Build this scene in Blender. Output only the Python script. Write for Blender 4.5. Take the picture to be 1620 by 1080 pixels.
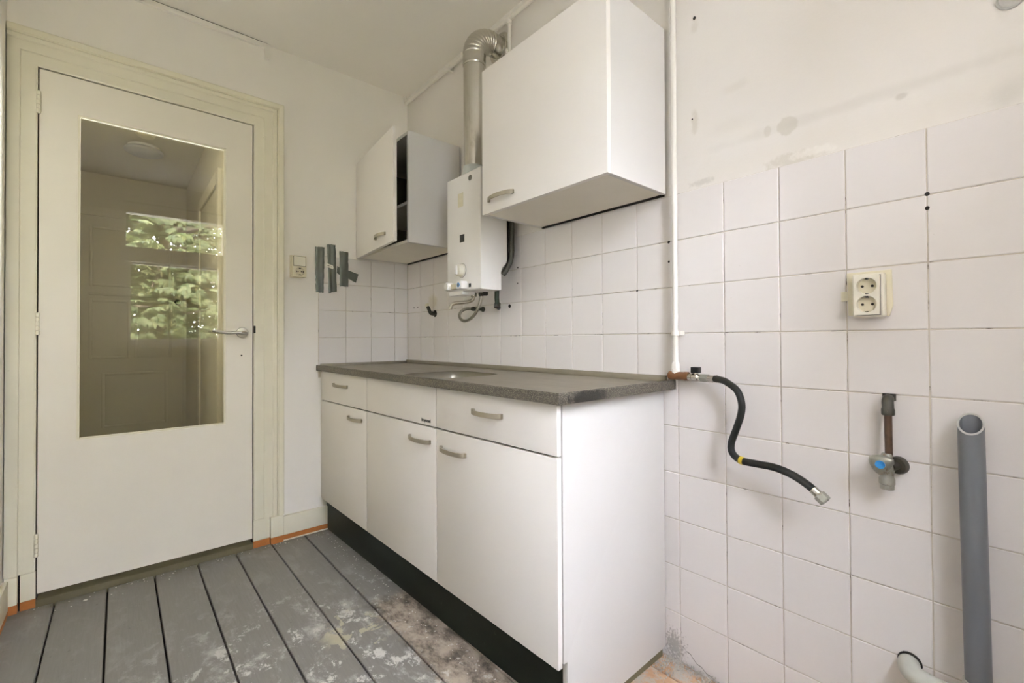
import bpy, bmesh, math, random
from mathutils import Vector, Matrix
from math import pi, sin, cos, radians

random.seed(7)
for o in list(bpy.data.objects):
    bpy.data.objects.remove(o)
SC = bpy.context.scene
COL = SC.collection

# ------------------------------------------------------------------ camera
cd = bpy.data.cameras.new('camera')
cam = bpy.data.objects.new('camera', cd)
COL.objects.link(cam)
CAM = Vector((-1.3776, -2.5989, 1.0530))
yaw, pit, rol = 0.71297, 0.010278, -0.0052
fw = Vector((sin(yaw)*cos(pit), cos(yaw)*cos(pit), sin(pit)))
r0 = Vector((cos(yaw), -sin(yaw), 0))
u0 = r0.cross(fw)
r1 = r0*cos(rol) + u0*sin(rol)
u1 = u0*cos(rol) - r0*sin(rol)
cam.matrix_world = Matrix(((r1.x, u1.x, -fw.x, CAM.x), (r1.y, u1.y, -fw.y, CAM.y), (r1.z, u1.z, -fw.z, CAM.z), (0, 0, 0, 1)))
cd.sensor_width = 36.0
cd.lens = 718.33*36/1620
cd.shift_y = -10.125/1620
cd.clip_start = 0.02
SC.camera = cam

# ------------------------------------------------------------------ sky, daylight, exposure
SKY = 40.0
wd = bpy.data.worlds.new('sky')
SC.world = wd
wd.use_nodes = True
bg = wd.node_tree.nodes['Background']
bg.inputs[0].default_value = (0.94, 0.945, 1.10, 1)
bg.inputs[1].default_value = SKY
SC.view_settings.view_transform = 'Standard'
SC.view_settings.look = 'None'
SC.view_settings.gamma = 1.0
SC.view_settings.use_curve_mapping = False
SC.view_settings.exposure = 0.37
SC.cycles.max_bounces = 24
SC.cycles.diffuse_bounces = 16
SC.cycles.transparent_max_bounces = 24
def portal(name, loc, rot, sx, sy):
    l = bpy.data.lights.new(name, 'AREA')
    l.shape = 'RECTANGLE'; l.size = sx; l.size_y = sy
    l.cycles.is_portal = True
    o = bpy.data.objects.new(name, l); COL.objects.link(o)
    o.location = loc; o.rotation_euler = rot
    return o
portal('window_portal', (-0.941, -3.06, 1.74), (radians(-90), 0, 0), 0.80, 1.36)
portal('added_hall_window_portal', (-.80, .40, 1.70), (0, radians(90), 0), 0.8, 0.4)

# ------------------------------------------------------------------ materials
def nt(name):
    m = bpy.data.materials.new(name); m.use_nodes = True
    t = m.node_tree
    return m, t, t.nodes['Principled BSDF']
def N(t, ty, **kw):
    n = t.nodes.new(ty)
    for k, v in kw.items():
        if k.startswith('i_'): n.inputs[int(k[2:])].default_value = v
        else: setattr(n, k, v)
    return n
def c4(c): return (c[0], c[1], c[2], 1)
def math_(t, op, a, b=None, clamp=False):
    n = t.nodes.new('ShaderNodeMath'); n.operation = op; n.use_clamp = clamp
    for i, v in enumerate((a, b)):
        if v is None: continue
        if isinstance(v, (int, float)): n.inputs[i].default_value = v
        else: t.links.new(v, n.inputs[i])
    return n.outputs[0]
def mixc(t, f, a, b):
    n = t.nodes.new('ShaderNodeMix'); n.data_type = 'RGBA'
    for i, v in ((0, f), (6, a), (7, b)):
        if isinstance(v, (int, float)): n.inputs[i].default_value = v
        elif isinstance(v, tuple): n.inputs[i].default_value = c4(v)
        else: t.links.new(v, n.inputs[i])
    return n.outputs[2]
def pos(t):
    return t.nodes.new('ShaderNodeNewGeometry').outputs['Position']
def scaled(t, v, s):
    n = t.nodes.new('ShaderNodeVectorMath'); n.operation = 'MULTIPLY'
    t.links.new(v, n.inputs[0]); n.inputs[1].default_value = s
    return n.outputs[0]
def noise(t, v, scale, detail=4, rough=0.55, dist=0.0):
    n = N(t, 'ShaderNodeTexNoise'); n.inputs['Scale'].default_value = scale
    n.inputs['Detail'].default_value = detail; n.inputs['Roughness'].default_value = rough
    n.inputs['Distortion'].default_value = dist
    t.links.new(v, n.inputs['Vector'])
    return n.outputs['Fac']
def ramp(t, f, lo, hi, a=0.0, b=1.0):
    n = t.nodes.new('ShaderNodeMapRange'); n.interpolation_type = 'SMOOTHSTEP'
    t.links.new(f, n.inputs[0])
    for i, v in enumerate((lo, hi, a, b)): n.inputs[i+1].default_value = v
    return n.outputs[0]
def bump(t, bs, h, strength=0.2, dist=0.002):
    n = t.nodes.new('ShaderNodeBump'); n.inputs['Strength'].default_value = strength
    n.inputs['Distance'].default_value = dist
    t.links.new(h, n.inputs['Height']); t.links.new(n.outputs[0], bs.inputs['Normal'])
def spot(t, p, c, r, wob=0.35, nscale=30, soft=0.35):
    """mask 1 inside an irregular blob at c with radii r"""
    s = t.nodes.new('ShaderNodeVectorMath'); s.operation = 'SUBTRACT'
    t.links.new(p, s.inputs[0]); s.inputs[1].default_value = c
    q = scaled(t, s.outputs[0], tuple(1.0/v for v in r))
    l = t.nodes.new('ShaderNodeVectorMath'); l.operation = 'LENGTH'; t.links.new(q, l.inputs[0])
    n = noise(t, p, nscale, 4)
    d = math_(t, 'ADD', l.outputs['Value'], math_(t, 'MULTIPLY', math_(t, 'SUBTRACT', n, 0.5), wob*4))
    return ramp(t, d, 1.0-soft, 1.0+soft, 1.0, 0.0)
def simple(name, col, rough=0.5, metal=0.0, var=0.08, vs=6.0, bs=0.0, bscale=150, bd=0.002, spec=0.5, dirt=None, dscale=14, dlo=0.58, dhi=0.75, stretch=None):
    m, t, b = nt(name)
    p = pos(t)
    if stretch: p = scaled(t, p, stretch)
    f = noise(t, p, vs, 5)
    lo = tuple(max(0, v*(1-var)) for v in col); hi = tuple(min(1, v*(1+var)) for v in col)
    c = mixc(t, f, lo, hi)
    if dirt:
        c = mixc(t, ramp(t, noise(t, p, dscale, 6, 0.65), dlo, dhi), c, dirt)
    t.links.new(c, b.inputs['Base Color'])
    b.inputs['Roughness'].default_value = rough
    b.inputs['Metallic'].default_value = metal
    b.inputs['Specular IOR Level'].default_value = spec
    if bs: bump(t, b, noise(t, p, bscale, 3), bs, bd)
    return m

M = {}
def plaster(name, col, spots):
    m, t, b = nt(name)
    p = pos(t)
    c = mixc(t, noise(t, p, 2.2, 5), tuple(v*0.95 for v in col), tuple(min(1, v*1.04) for v in col))
    for (ctr, r, colr, amt, wob, ns, soft) in spots:
        c = mixc(t, math_(t, 'MULTIPLY', spot(t, p, ctr, r, wob, ns, soft), amt), c, colr)
    t.links.new(c, b.inputs['Base Color'])
    b.inputs['Roughness'].default_value = 0.75
    b.inputs['Specular IOR Level'].default_value = 0.25
    h = math_(t, 'ADD', noise(t, p, 9, 4), math_(t, 'MULTIPLY', noise(t, p, 160, 3), 0.25))
    bump(t, b, h, 0.25, 0.004)
    return m
WALLC = (0.87, 0.845, 0.795)
M['plaster'] = plaster('plaster_paint', WALLC, [])
G1 = (0.52, 0.49, 0.41)
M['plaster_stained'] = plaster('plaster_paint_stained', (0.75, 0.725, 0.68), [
    ((0, -2.158, 1.635), (1, .026, .024), G1, .45, .16, 55, .14),
    ((0, -2.108, 1.636), (1, .009, .016), G1, .35, .2, 60, .25),
    ((0, -2.17, 1.539), (1, .06, .016), G1, .55, .6, 60, .45),
    ((0, -2.22, 1.545), (1, .05, .010), (.9, .88, .84), .5, .6, 70, .4),
    ((0, -1.92, 1.545), (1, .035, .009), (.45, .43, .38), .45, .6, 60, .5),
    ((0, -2.34, 1.636), (1, .30, .012), (.50, .48, .42), .22, .5, 17, .8),
    ((0, -2.01, 1.69), (1, .05, .02), (.55, .52, .45), .15, .5, 16, .8),
    ((0, -2.566, 1.553), (1, .026, .024), (.42, .42, .39), .32, .25, 20, .8),
    ((0, -2.397, 1.617), (1, .010, .007), (.45, .42, .36), .4, .4, 70, .5),
    ((0, -2.02, 1.80), (1, .03, .012), (.5, .47, .4), .18, .5, 24, .8),
    ((0, -2.3, 1.56), (1, .4, .035), (.70, .66, .58), .30, .6, 10, .8),
    ((0, -1.895, 1.74), (1, .010, .035), (.5, .45, .36), .35, .5, 80, .5),
    ((0, -1.897, 2.045), (1, .010, .02), (.5, .45, .36), .25, .5, 80, .5),
])
M['ceiling'] = plaster('ceiling_paint', (0.88, 0.855, 0.80), [])
M['grout'] = simple('grout', (0.60, 0.55, 0.47), 0.9, var=.12, vs=20, dirt=(0.16, 0.14, 0.11), dscale=22, dlo=.56, dhi=.68)
def tile_mat():
    m, t, b = nt('glazed_tile')
    p = pos(t)
    oi = t.nodes.new('ShaderNodeObjectInfo')
    c = mixc(t, oi.outputs['Random'], (0.72, 0.69, 0.67), (0.765, 0.735, 0.715))
    c = mixc(t, math_(t, 'MULTIPLY', noise(t, p, 3.5, 3), 0.3), c, (0.74, 0.72, 0.69))
    speck = ramp(t, noise(t, p, 55, 2), 0.76, 0.79)
    c = mixc(t, math_(t, 'MULTIPLY', speck, 0.35), c, (0.5, 0.46, 0.4))
    # grime splashed low by the cabinet end
    g = spot(t, p, (0, -1.812, 0.050), (1, .030, .040), .9, 130, .5)
    c = mixc(t, math_(t, 'MULTIPLY', g, 0.65), c, (0.26, 0.25, 0.22))
    g2 = spot(t, p, (0, -0.30, 1.275), (1, .045, .04), .3, 40, .5)
    c = mixc(t, math_(t, 'MULTIPLY', g2, 0.45), c, (0.58, 0.52, 0.33))
    t.links.new(c, b.inputs['Base Color'])
    b.inputs['Roughness'].default_value = 0.27
    bump(t, b, noise(t, p, 14, 3), 0.10, 0.004)
    return m
M['tile'] = tile_mat()
M['door'] = simple('door_paint', (0.85, 0.81, 0.71), 0.42, var=.03, vs=5, bs=.06, bscale=60)
M['casing'] = simple('casing_paint', (0.80, 0.765, 0.62), 0.45, var=.05, vs=9, bs=.12, bscale=60, dirt=(.52, .48, .34), dscale=30, dlo=.68, dhi=.8)
M['white_trim'] = simple('white_trim_paint', (0.84, 0.82, 0.77), 0.45, var=.04)
M['orange'] = simple('orange_primer', (0.42, 0.15, 0.035), 0.6, var=.25, vs=30)
M['laminate'] = simple('white_laminate', (0.80, 0.77, 0.725), 0.42, var=.015, vs=3, dirt=(.55, .5, .44), dscale=60, dlo=.79, dhi=.82)
M['laminate_toned_down'] = simple('white_laminate_toned_down', (0.63, 0.612, 0.585), 0.42, var=.02)  # laminate colour lowered to offset strong window light on side panels
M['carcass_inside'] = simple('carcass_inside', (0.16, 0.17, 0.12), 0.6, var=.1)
M['underside'] = simple('cabinet_underside', (0.78, 0.74, 0.65), 0.55, var=.05, vs=10, dirt=(.5, .45, .34), dscale=30, dlo=.66, dhi=.8)
M['kick'] = simple('black_kickboard', (0.010, 0.014, 0.010), 0.4, spec=.2, var=.3, vs=20, dirt=(.09, .09, .07), dscale=40, dlo=.66, dhi=.8)
M['gap'] = simple('dark_gap', (0.02, 0.017, 0.012), 0.9)
M['handle'] = simple('satin_nickel', (0.44, 0.40, 0.32), 0.38, 0.85, var=.08)
M['steel'] = simple('brushed_steel', (0.55, 0.53, 0.48), 0.3, 1.0, var=.1)
M['black'] = simple('black_plastic', (0.012, 0.012, 0.012), 0.4)
def worktop_mat(name, dots):
    m, t, b = nt(name)
    p = pos(t)
    f = noise(t, scaled(t, p, (9, 1.3, 9)), 4, 6, .65)
    c = mixc(t, f, (0.20, 0.18, 0.135), (0.40, 0.365, 0.29))
    c = mixc(t, ramp(t, noise(t, p, 7, 6), .5, .75), c, (0.30, 0.285, 0.23))
    if dots:
        v = N(t, 'ShaderNodeTexVoronoi'); v.inputs['Scale'].default_value = 330
        t.links.new(p, v.inputs['Vector'])
        c = mixc(t, ramp(t, v.outputs['Distance'], .25, .5), c, (0.12, 0.11, 0.09))
        c = mixc(t, math_(t, 'MULTIPLY', spot(t, p, (-.44, -1.825, .899), (.075, 1, .02), .5, 60, .4), .85), c, (.03, .03, .027))
        bump(t, b, v.outputs['Distance'], .5, .001)
    else:
        bump(t, b, noise(t, scaled(t, p, (60, 9, 60)), 6, 5), .25, .001)
    t.links.new(c, b.inputs['Base Color'])
    b.inputs['Metallic'].default_value = 0.55
    b.inputs['Roughness'].default_value = 0.42
    return m
M['worktop'] = worktop_mat('steel_worktop', False)
M['worktop_edge'] = worktop_mat('dotted_steel_edge', True)
M['basin'] = simple('steel_basin', (0.24, 0.225, 0.185), 0.36, 1.0, var=.15, stretch=(1, 1, 6), vs=14)
M['enamel'] = simple('white_enamel', (0.79, 0.775, 0.75), 0.28, var=.02)
M['cream'] = simple('cream_plastic', (0.72, 0.67, 0.50), 0.4, var=.04)
M['ivory'] = simple('ivory_plastic', (0.76, 0.73, 0.62), 0.35, var=.03)
M['well'] = simple('grimy_ivory', (0.62, 0.57, 0.42), 0.4, var=.1)
M['flue'] = simple('flue_aluminium', (0.60, 0.58, 0.52), 0.24, 1.0, var=.16, vs=9, stretch=(1, 1, .35), dirt=(.36, .32, .24), dscale=11, dlo=.56, dhi=.74)
M['collar'] = simple('pale_blue_grey_collar', (0.50, 0.53, 0.50), 0.45, 0.2)
M['chrome'] = simple('dull_chrome', (0.56, 0.54, 0.48), 0.2, 1.0, var=.15, vs=30)
M['braid'] = simple('braided_steel', (0.33, 0.31, 0.25), 0.38, 0.9, var=.3, vs=260)
M['pipe_white'] = simple('white_painted_pipe', (0.78, 0.755, 0.69), 0.45, var=.05, vs=20, dirt=(.4, .36, .28), dscale=70, dlo=.70, dhi=.76)
M['rust'] = simple('rust_brown_fitting', (0.17, 0.075, 0.028), 0.5, 0.25, var=.4, vs=60)
M['copper_old'] = simple('tarnished_copper', (0.085, 0.05, 0.03), 0.45, 0.5, var=.5, vs=60, dirt=(.35, .33, .3), dscale=120, dlo=.7, dhi=.75)
M['zinc'] = simple('corroded_zinc', (0.36, 0.36, 0.31), 0.42, 0.7, var=.3, vs=70, dirt=(.25, .2, .13), dscale=90, dlo=.55, dhi=.7)
M['dark_metal'] = simple('dark_grimy_metal', (0.06, 0.058, 0.045), 0.45, 0.5, var=.5, vs=80, dirt=(.3, .29, .25), dscale=130, dlo=.66, dhi=.72)
M['green_pipe'] = simple('dark_green_pipe', (0.03, 0.045, 0.025), 0.45, 0.3, var=.3, vs=40)
M['rubber'] = simple('black_rubber', (0.012, 0.013, 0.011), 0.45, spec=.25, var=.3, vs=30)
M['yellow'] = simple('yellow_band', (0.55, 0.42, 0.03), 0.4)
M['blue'] = simple('blue_mark', (0.03, 0.22, 0.52), 0.4)
M['pvc'] = simple('grey_pvc', (0.145, 0.155, 0.165), 0.38, var=.08, vs=12, dirt=(.5, .5, .48), dscale=90, dlo=.75, dhi=.78)
M['pvc_cut'] = simple('cut_pvc_edge', (0.42, 0.42, 0.39), 0.7, var=.2, vs=90)
M['pale_pipe'] = simple('pale_grey_pipe', (0.55, 0.56, 0.50), 0.45, var=.08, vs=20, dirt=(.2, .19, .15), dscale=60, dlo=.70, dhi=.74)
M['tape'] = simple('grey_duct_tape', (0.15, 0.165, 0.145), 0.27, 0.35, var=.3, vs=25, stretch=(1, 1, .12))
M['paper'] = simple('white_paper', (0.8, 0.78, 0.72), 0.7)
M['faded'] = simple('faded_sticker', (0.66, 0.62, 0.47), 0.5, var=.12, vs=120)
M['badge'] = simple('grey_badge', (0.22, 0.21, 0.18), 0.45, 0.3, var=.3, vs=160)
M['threshold'] = simple('dark_worn_wood', (0.13, 0.115, 0.065), 0.7, var=.35, vs=14, stretch=(.3, 1, 1), bs=.3, bscale=40)
M['hall_wall'] = plaster('hall_paint', (0.62, 0.58, 0.46), [])
M['hall_door'] = simple('hall_door_paint', (0.62, 0.58, 0.45), 0.45, var=.04)
M['lamp_opal'] = simple('opal_lamp_glass', (0.42, 0.41, 0.40), 0.35)
M['rubble'] = simple('plaster_rubble', (0.50, 0.48, 0.43), 0.9, var=.5, vs=120)
M['flake'] = simple('paint_flake', (0.74, 0.72, 0.66), 0.8)
M['blocker_brown'] = simple('dark_brown_blocker', (0.17, 0.15, 0.13), 0.9, var=.3, vs=12)  # kept dark so the added side blocker returns little light
M['bark'] = simple('bark', (0.12, 0.09, 0.06), 0.9, var=.3, bs=.5, bscale=40)
M['bounce_ground'] = simple('pale_bounce_ground', (0.60, 0.58, 0.55), 0.85, var=.15, vs=3)  # unseen ground made pale to bounce daylight up to the ceiling

def leaf_mat():
    m, t, b = nt('chestnut_leaf')
    g = t.nodes.new('ShaderNodeNewGeometry')
    c = mixc(t, g.outputs['Random Per Island'], (0.085, 0.12, 0.04), (0.25, 0.265, 0.115))
    t.links.new(c, b.inputs['Base Color']); b.inputs['Roughness'].default_value = .5
    tr = t.nodes.new('ShaderNodeBsdfTranslucent'); t.links.new(c, tr.inputs[0])
    mx = t.nodes.new('ShaderNodeMixShader'); mx.inputs[0].default_value = .4
    t.links.new(b.outputs[0], mx.inputs[1]); t.links.new(tr.outputs[0], mx.inputs[2])
    t.links.new(mx.outputs[0], t.nodes['Material Output'].inputs[0])
    return m
M['leaf'] = leaf_mat()

def glass_mat(name, tint, f0=.043):
    m = bpy.data.materials.new(name); m.use_nodes = True
    t = m.node_tree; t.nodes.remove(t.nodes['Principled BSDF'])
    lw = t.nodes.new('ShaderNodeLayerWeight'); lw.inputs[0].default_value = .5
    f = math_(t, 'ADD', math_(t, 'MULTIPLY', math_(t, 'POWER', lw.outputs['Facing'], 5.0), 1-f0), f0)
    tr = t.nodes.new('ShaderNodeBsdfTransparent'); tr.inputs[0].default_value = c4(tint)
    gl = t.nodes.new('ShaderNodeBsdfGlossy'); gl.inputs['Roughness'].default_value = 0.0
    mx = t.nodes.new('ShaderNodeMixShader')
    t.links.new(f, mx.inputs[0]); t.links.new(tr.outputs[0], mx.inputs[1]); t.links.new(gl.outputs[0], mx.inputs[2])
    t.links.new(mx.outputs[0], t.nodes['Material Output'].inputs[0])
    return m
M['glass'] = glass_mat('door_glass', (.95, .95, .88), .08)
M['window_glass'] = glass_mat('window_glass', (.98, .99, .98))

def floor_mat():
    m, t, b = nt('worn_grey_floor_paint')
    p = pos(t)
    grain = noise(t, scaled(t, p, (60, 4, 60)), 3, 6, .6)
    oi = t.nodes.new('ShaderNodeObjectInfo')
    c = mixc(t, grain, (0.17, 0.162, 0.143), (0.25, 0.24, 0.218))
    c = mixc(t, math_(t, 'MULTIPLY', oi.outputs['Random'], .35), c, (0.21, 0.20, 0.175))
    # pale scuffs everywhere, rarer towards the door
    area = spot(t, p, (-.86, -1.25, 0), (.60, .58, 1), .2, 4, .55)
    scuff = ramp(t, noise(t, scaled(t, p, (1.4, .8, 1)), 9, 9, .72, .4), .50, .68)
    c = mixc(t, math_(t, 'MULTIPLY', scuff, math_(t, 'ADD', math_(t, 'MULTIPLY', area, .80), .18)), c, (0.46, 0.445, 0.41))
    chips = ramp(t, noise(t, scaled(t, p, (1.15, .85, 1)), 13, 11, .76, .2), .545, .60)
    c = mixc(t, math_(t, 'MULTIPLY', chips, area), c, (0.60, 0.58, 0.54))
    cream = math_(t, 'MULTIPLY', ramp(t, noise(t, scaled(t, p, (1, .8, 1)), 17, 4, .5, .6), .54, .58), spot(t, p, (-.73, -.97, 0), (.10, .14, 1), .25, 12, .3))
    c = mixc(t, math_(t, 'MULTIPLY', cream, .8), c, (0.48, 0.44, 0.31))
    # bare dirty strip along the kickboard
    sx = t.nodes.new('ShaderNodeSeparateXYZ'); t.links.new(p, sx.inputs[0])
    nn = math_(t, 'MULTIPLY', math_(t, 'SUBTRACT', noise(t, p, 25, 5), .5), .10)
    strip = math_(t, 'MULTIPLY', ramp(t, math_(t, 'ADD', sx.outputs[0], nn), -.650, -.605), ramp(t, math_(t, 'ADD', sx.outputs[1], nn), -.90, -.82, 1, 0))
    bare = mixc(t, ramp(t, noise(t, scaled(t, p, (10, 6, 10)), 1.6, 9, .74), .34, .62), (0.06, 0.045, 0.033), (0.44, 0.37, 0.29))
    bare = mixc(t, ramp(t, noise(t, p, 22, 8, .7), .58, .66), bare, (0.58, 0.55, 0.50))
    c = mixc(t, math_(t, 'MULTIPLY', strip, .95), c, bare)
    # bare wood by the right wall
    wood = mixc(t, noise(t, scaled(t, p, (14, 5, 1)), 2.2, 6, .6), (0.30, 0.13, 0.045), (0.62, 0.45, 0.30))
    wood = mixc(t, ramp(t, noise(t, p, 24, 8, .7), .46, .6), wood, (0.42, 0.39, 0.34))
    rw = math_(t, 'MULTIPLY', ramp(t, sx.outputs[0], -.36, -.30), ramp(t, sx.outputs[1], -1.70, -1.60, 1, 0))
    c = mixc(t, rw, c, wood)
    # dirt along the threshold and left skirting
    d = math_(t, 'MULTIPLY', ramp(t, math_(t, 'ADD', sx.outputs[1], math_(t, 'MULTIPLY', nn, 2)), -.10, 0.02), .55)
    c = mixc(t, d, c, (0.13, 0.115, 0.065))
    sp = ramp(t, noise(t, p, 75, 3), .74, .77)
    c = mixc(t, math_(t, 'MULTIPLY', sp, .5), c, (.55, .53, .48))
    sp2 = ramp(t, noise(t, p, 48, 3), .70, .74)
    c = mixc(t, math_(t, 'MULTIPLY', sp2, .35), c, (.09, .085, .07))
    t.links.new(c, b.inputs['Base Color'])
    b.inputs['Roughness'].default_value = 0.55
    bump(t, b, math_(t, 'ADD', grain, math_(t, 'MULTIPLY', chips, .6)), .2, .002)
    return m
M['floor'] = floor_mat()

# ------------------------------------------------------------------ mesh helpers
class MB:
    def __init__(s): s.v = []; s.f = []; s.mi = []
    def add(s, vs, fs, mi=0):
        o = len(s.v); s.v += [Vector(v) for v in vs]
        for f in fs: s.f.append(tuple(i+o for i in f)); s.mi.append(mi)
        return s
    def hexa(s, p, mi=0):   # p: bottom 4 (ccw), top 4
        return s.add(p, [(3, 2, 1, 0), (4, 5, 6, 7), (0, 1, 5, 4), (1, 2, 6, 5), (2, 3, 7, 6), (3, 0, 4, 7)], mi)
    def box(s, x0, x1, y0, y1, z0, z1, mi=0):
        if x0 > x1: x0, x1 = x1, x0
        if y0 > y1: y0, y1 = y1, y0
        if z0 > z1: z0, z1 = z1, z0
        return s.hexa([(x0, y0, z0), (x1, y0, z0), (x1, y1, z0), (x0, y1, z0), (x0, y0, z1), (x1, y0, z1), (x1, y1, z1), (x0, y1, z1)], mi)
    def tube(s, path, r, n=12, caps=True, mi=0):
        P = [Vector(p) for p in path]; R = r if isinstance(r, (list, tuple)) else [r]*len(P)
        rings = []; prev = None
        for i, p in enumerate(P):
            t = ((P[min(i+1, len(P)-1)]-P[max(i-1, 0)])).normalized()
            if prev is None:
                a = Vector((0, 0, 1)) if abs(t.z) < .9 else Vector((1, 0, 0))
                u = t.cross(a).normalized()
            else:
                u = (prev - t*prev.dot(t)).normalized()
            prev = u; w = t.cross(u)
            rings.append([p + (u*cos(2*pi*k/n) + w*sin(2*pi*k/n))*R[i] for k in range(n)])
        vs = [v for rg in rings for v in rg]; fs = []
        for i in range(len(P)-1):
            for k in range(n):
                k2 = (k+1) % n
                fs.append((i*n+k, i*n+k2, (i+1)*n+k2, (i+1)*n+k))
        if caps:
            fs.append(tuple(reversed(range(n)))); fs.append(tuple((len(P)-1)*n+k for k in range(n)))
        return s.add(vs, fs, mi)
    def lathe(s, prof, c, axis=(0, 0, 1), n=24, mi=0, caps=True):
        """prof: list of (radius, height along axis)"""
        A = Vector(axis).normalized(); c = Vector(c)
        a = Vector((0, 0, 1)) if abs(A.z) < .9 else Vector((1, 0, 0))
        u = A.cross(a).normalized(); w = A.cross(u)
        vs = []; fs = []
        for (r, h) in prof:
            vs += [c + A*h + (u*cos(2*pi*k/n) + w*sin(2*pi*k/n))*r for k in range(n)]
        for i in range(len(prof)-1):
            for k in range(n):
                k2 = (k+1) % n
                fs.append((i*n+k, i*n+k2, (i+1)*n+k2, (i+1)*n+k))
        if caps:
            fs.append(tuple(reversed(range(n)))); fs.append(tuple((len(prof)-1)*n+k for k in range(n)))
        return s.add(vs, fs, mi)
    def prism(s, poly, axis, a0, a1, mi=0):
        """poly: 2D points in the other two axes (order x,y,z with axis removed)"""
        def mk(p, a):
            q = list(p); q.insert(axis, a); return tuple(q)
        n = len(poly)
        vs = [mk(p, a0) for p in poly] + [mk(p, a1) for p in poly]
        fs = [tuple(range(n)), tuple(range(2*n-1, n-1, -1))] + [(i, i+n, (i+1) % n+n, (i+1) % n) for i in range(n)]
        return s.add(vs, fs, mi)
    def xf(s, Mx):
        s.v = [Mx @ v for v in s.v]; return s
    def build(s, name, mat, parent=None, bevel=0.0, seg=2, smooth=True, angle=35):
        off = Vector(parent['_o']) if parent is not None and '_o' in parent else Vector((0, 0, 0))
        me = bpy.data.meshes.new(name)
        me.from_pydata([tuple(v-off) for v in s.v], [], s.f)
        mats = mat if isinstance(mat, (list, tuple)) else [mat]
        for m_ in mats: me.materials.append(M[m_])
        me.polygons.foreach_set('material_index', s.mi)
        bm = bmesh.new(); bm.from_mesh(me)
        bmesh.ops.recalc_face_normals(bm, faces=bm.faces)
        if bevel:
            ed = [e for e in bm.edges if len(e.link_faces) == 2 and e.calc_face_angle(0) > radians(40)]
            bmesh.ops.bevel(bm, geom=ed, offset=bevel, segments=seg, profile=.6, affect='EDGES', clamp_overlap=True)
        bm.to_mesh(me); bm.free()
        if smooth:
            me.polygons.foreach_set('use_smooth', [True]*len(me.polygons))
            me.set_sharp_from_angle(angle=radians(angle))
        o = bpy.data.objects.new(name, me); COL.objects.link(o)
        if parent is not None: o.parent = parent; o['_o'] = tuple(off)
        return o
def tag(o, label=None, cat=None, group=None, kind=None):
    if label: o['label'] = label
    if cat: o['category'] = cat
    if group: o['group'] = group
    if kind: o['kind'] = kind
    return o
def thing(name, label, cat, loc, group=None, kind=None):
    o = bpy.data.objects.new(name, None); COL.objects.link(o)
    o.empty_display_size = .05
    o.location = loc; o['_o'] = tuple(loc)
    return tag(o, label, cat, group, kind)
def B(name, mat, parent, *box, bevel=0.0, **kw):
    return MB().box(*box).build(name, mat, parent, bevel=bevel, **kw)
def smooth_path(P, n=6):
    P = [Vector(p) for p in P]; out = []
    for i in range(len(P)-1):
        a, b, c, d = P[max(i-1, 0)], P[i], P[i+1], P[min(i+2, len(P)-1)]
        for k in range(n):
            t = k/n
            out.append(.5*((2*b) + (c-a)*t + (2*a-5*b+4*c-d)*t*t + (3*b-a-3*c+d)*t**3))
    out.append(P[-1]); return out
def struct(o): o['kind'] = 'structure'; return o

FZ = 0.01; CZ = 2.592; XL = -1.711; YF = -3.0

# ------------------------------------------------------------------ room shell
floor = struct(MB().box(XL-.1, .1, YF-.1, .16, -.08, -.016).build('floor', 'gap'))
EDG = [XL, -1.571, -1.413, -1.256, -1.098, -.941, -.783, -.622, -.465, -.275, -.085, 0.0]
for i in range(len(EDG)-1):
    g = .0028 if i not in (2, 4, 9) else .0035
    z = FZ + random.uniform(-.0012, .0012)
    B('plank', 'floor', floor, EDG[i]+g, EDG[i+1]-g, YF, .015, -.016, z, bevel=.0022, seg=1)

ceiling = struct(B('ceiling', 'ceiling', None, XL-.1, .1, YF-.1, .12, CZ, CZ+.12))

PT = 0.152; TY0 = -1.9836; TZ = 1.527; TX0 = -.3927
wr = MB()
wr.box(.003, .12, YF-.1, .12, -.08, TZ, 1); wr.box(.003, .12, YF-.1, .12, TZ, CZ, 0)
wall_right = struct(wr.build('wall_right', ['plaster_stained', 'grout'], smooth=False))
wl = B('wall_left', 'plaster', None, XL-.12, XL, YF-.1, .12, -.08, CZ); struct(wl)
wb = MB()
wb.box(XL, -1.66, .005, .12, -.08, CZ); wb.box(-1.66, -.83, .005, .12, 2.19, CZ)
wb.box(-.83, -.545, .005, .12, -.08, CZ); wb.box(-.545, .003, .005, .12, TZ, CZ); wb.box(-.545, .003, .005, .12, -.08, .85)
wb.box(-.545, .003, .004, .12, .85, TZ, 1)
wall_back = struct(wb.build('wall_back', ['plaster', 'grout'], smooth=False))
wf = MB()
WX0, WX1, WZ0, WZ1 = -1.36, -.52, 1.04, 2.44
wf.box(XL-.1, WX0, YF-.26, YF, -.08, CZ); wf.box(WX1, .1, YF-.26, YF, -.08, CZ)
wf.box(WX0, WX1, YF-.26, YF, -.08, WZ0); wf.box(WX0, WX1, YF-.26, YF, WZ1, CZ)
wall_front = struct(wf.build('wall_front', 'plaster', smooth=False))

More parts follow.
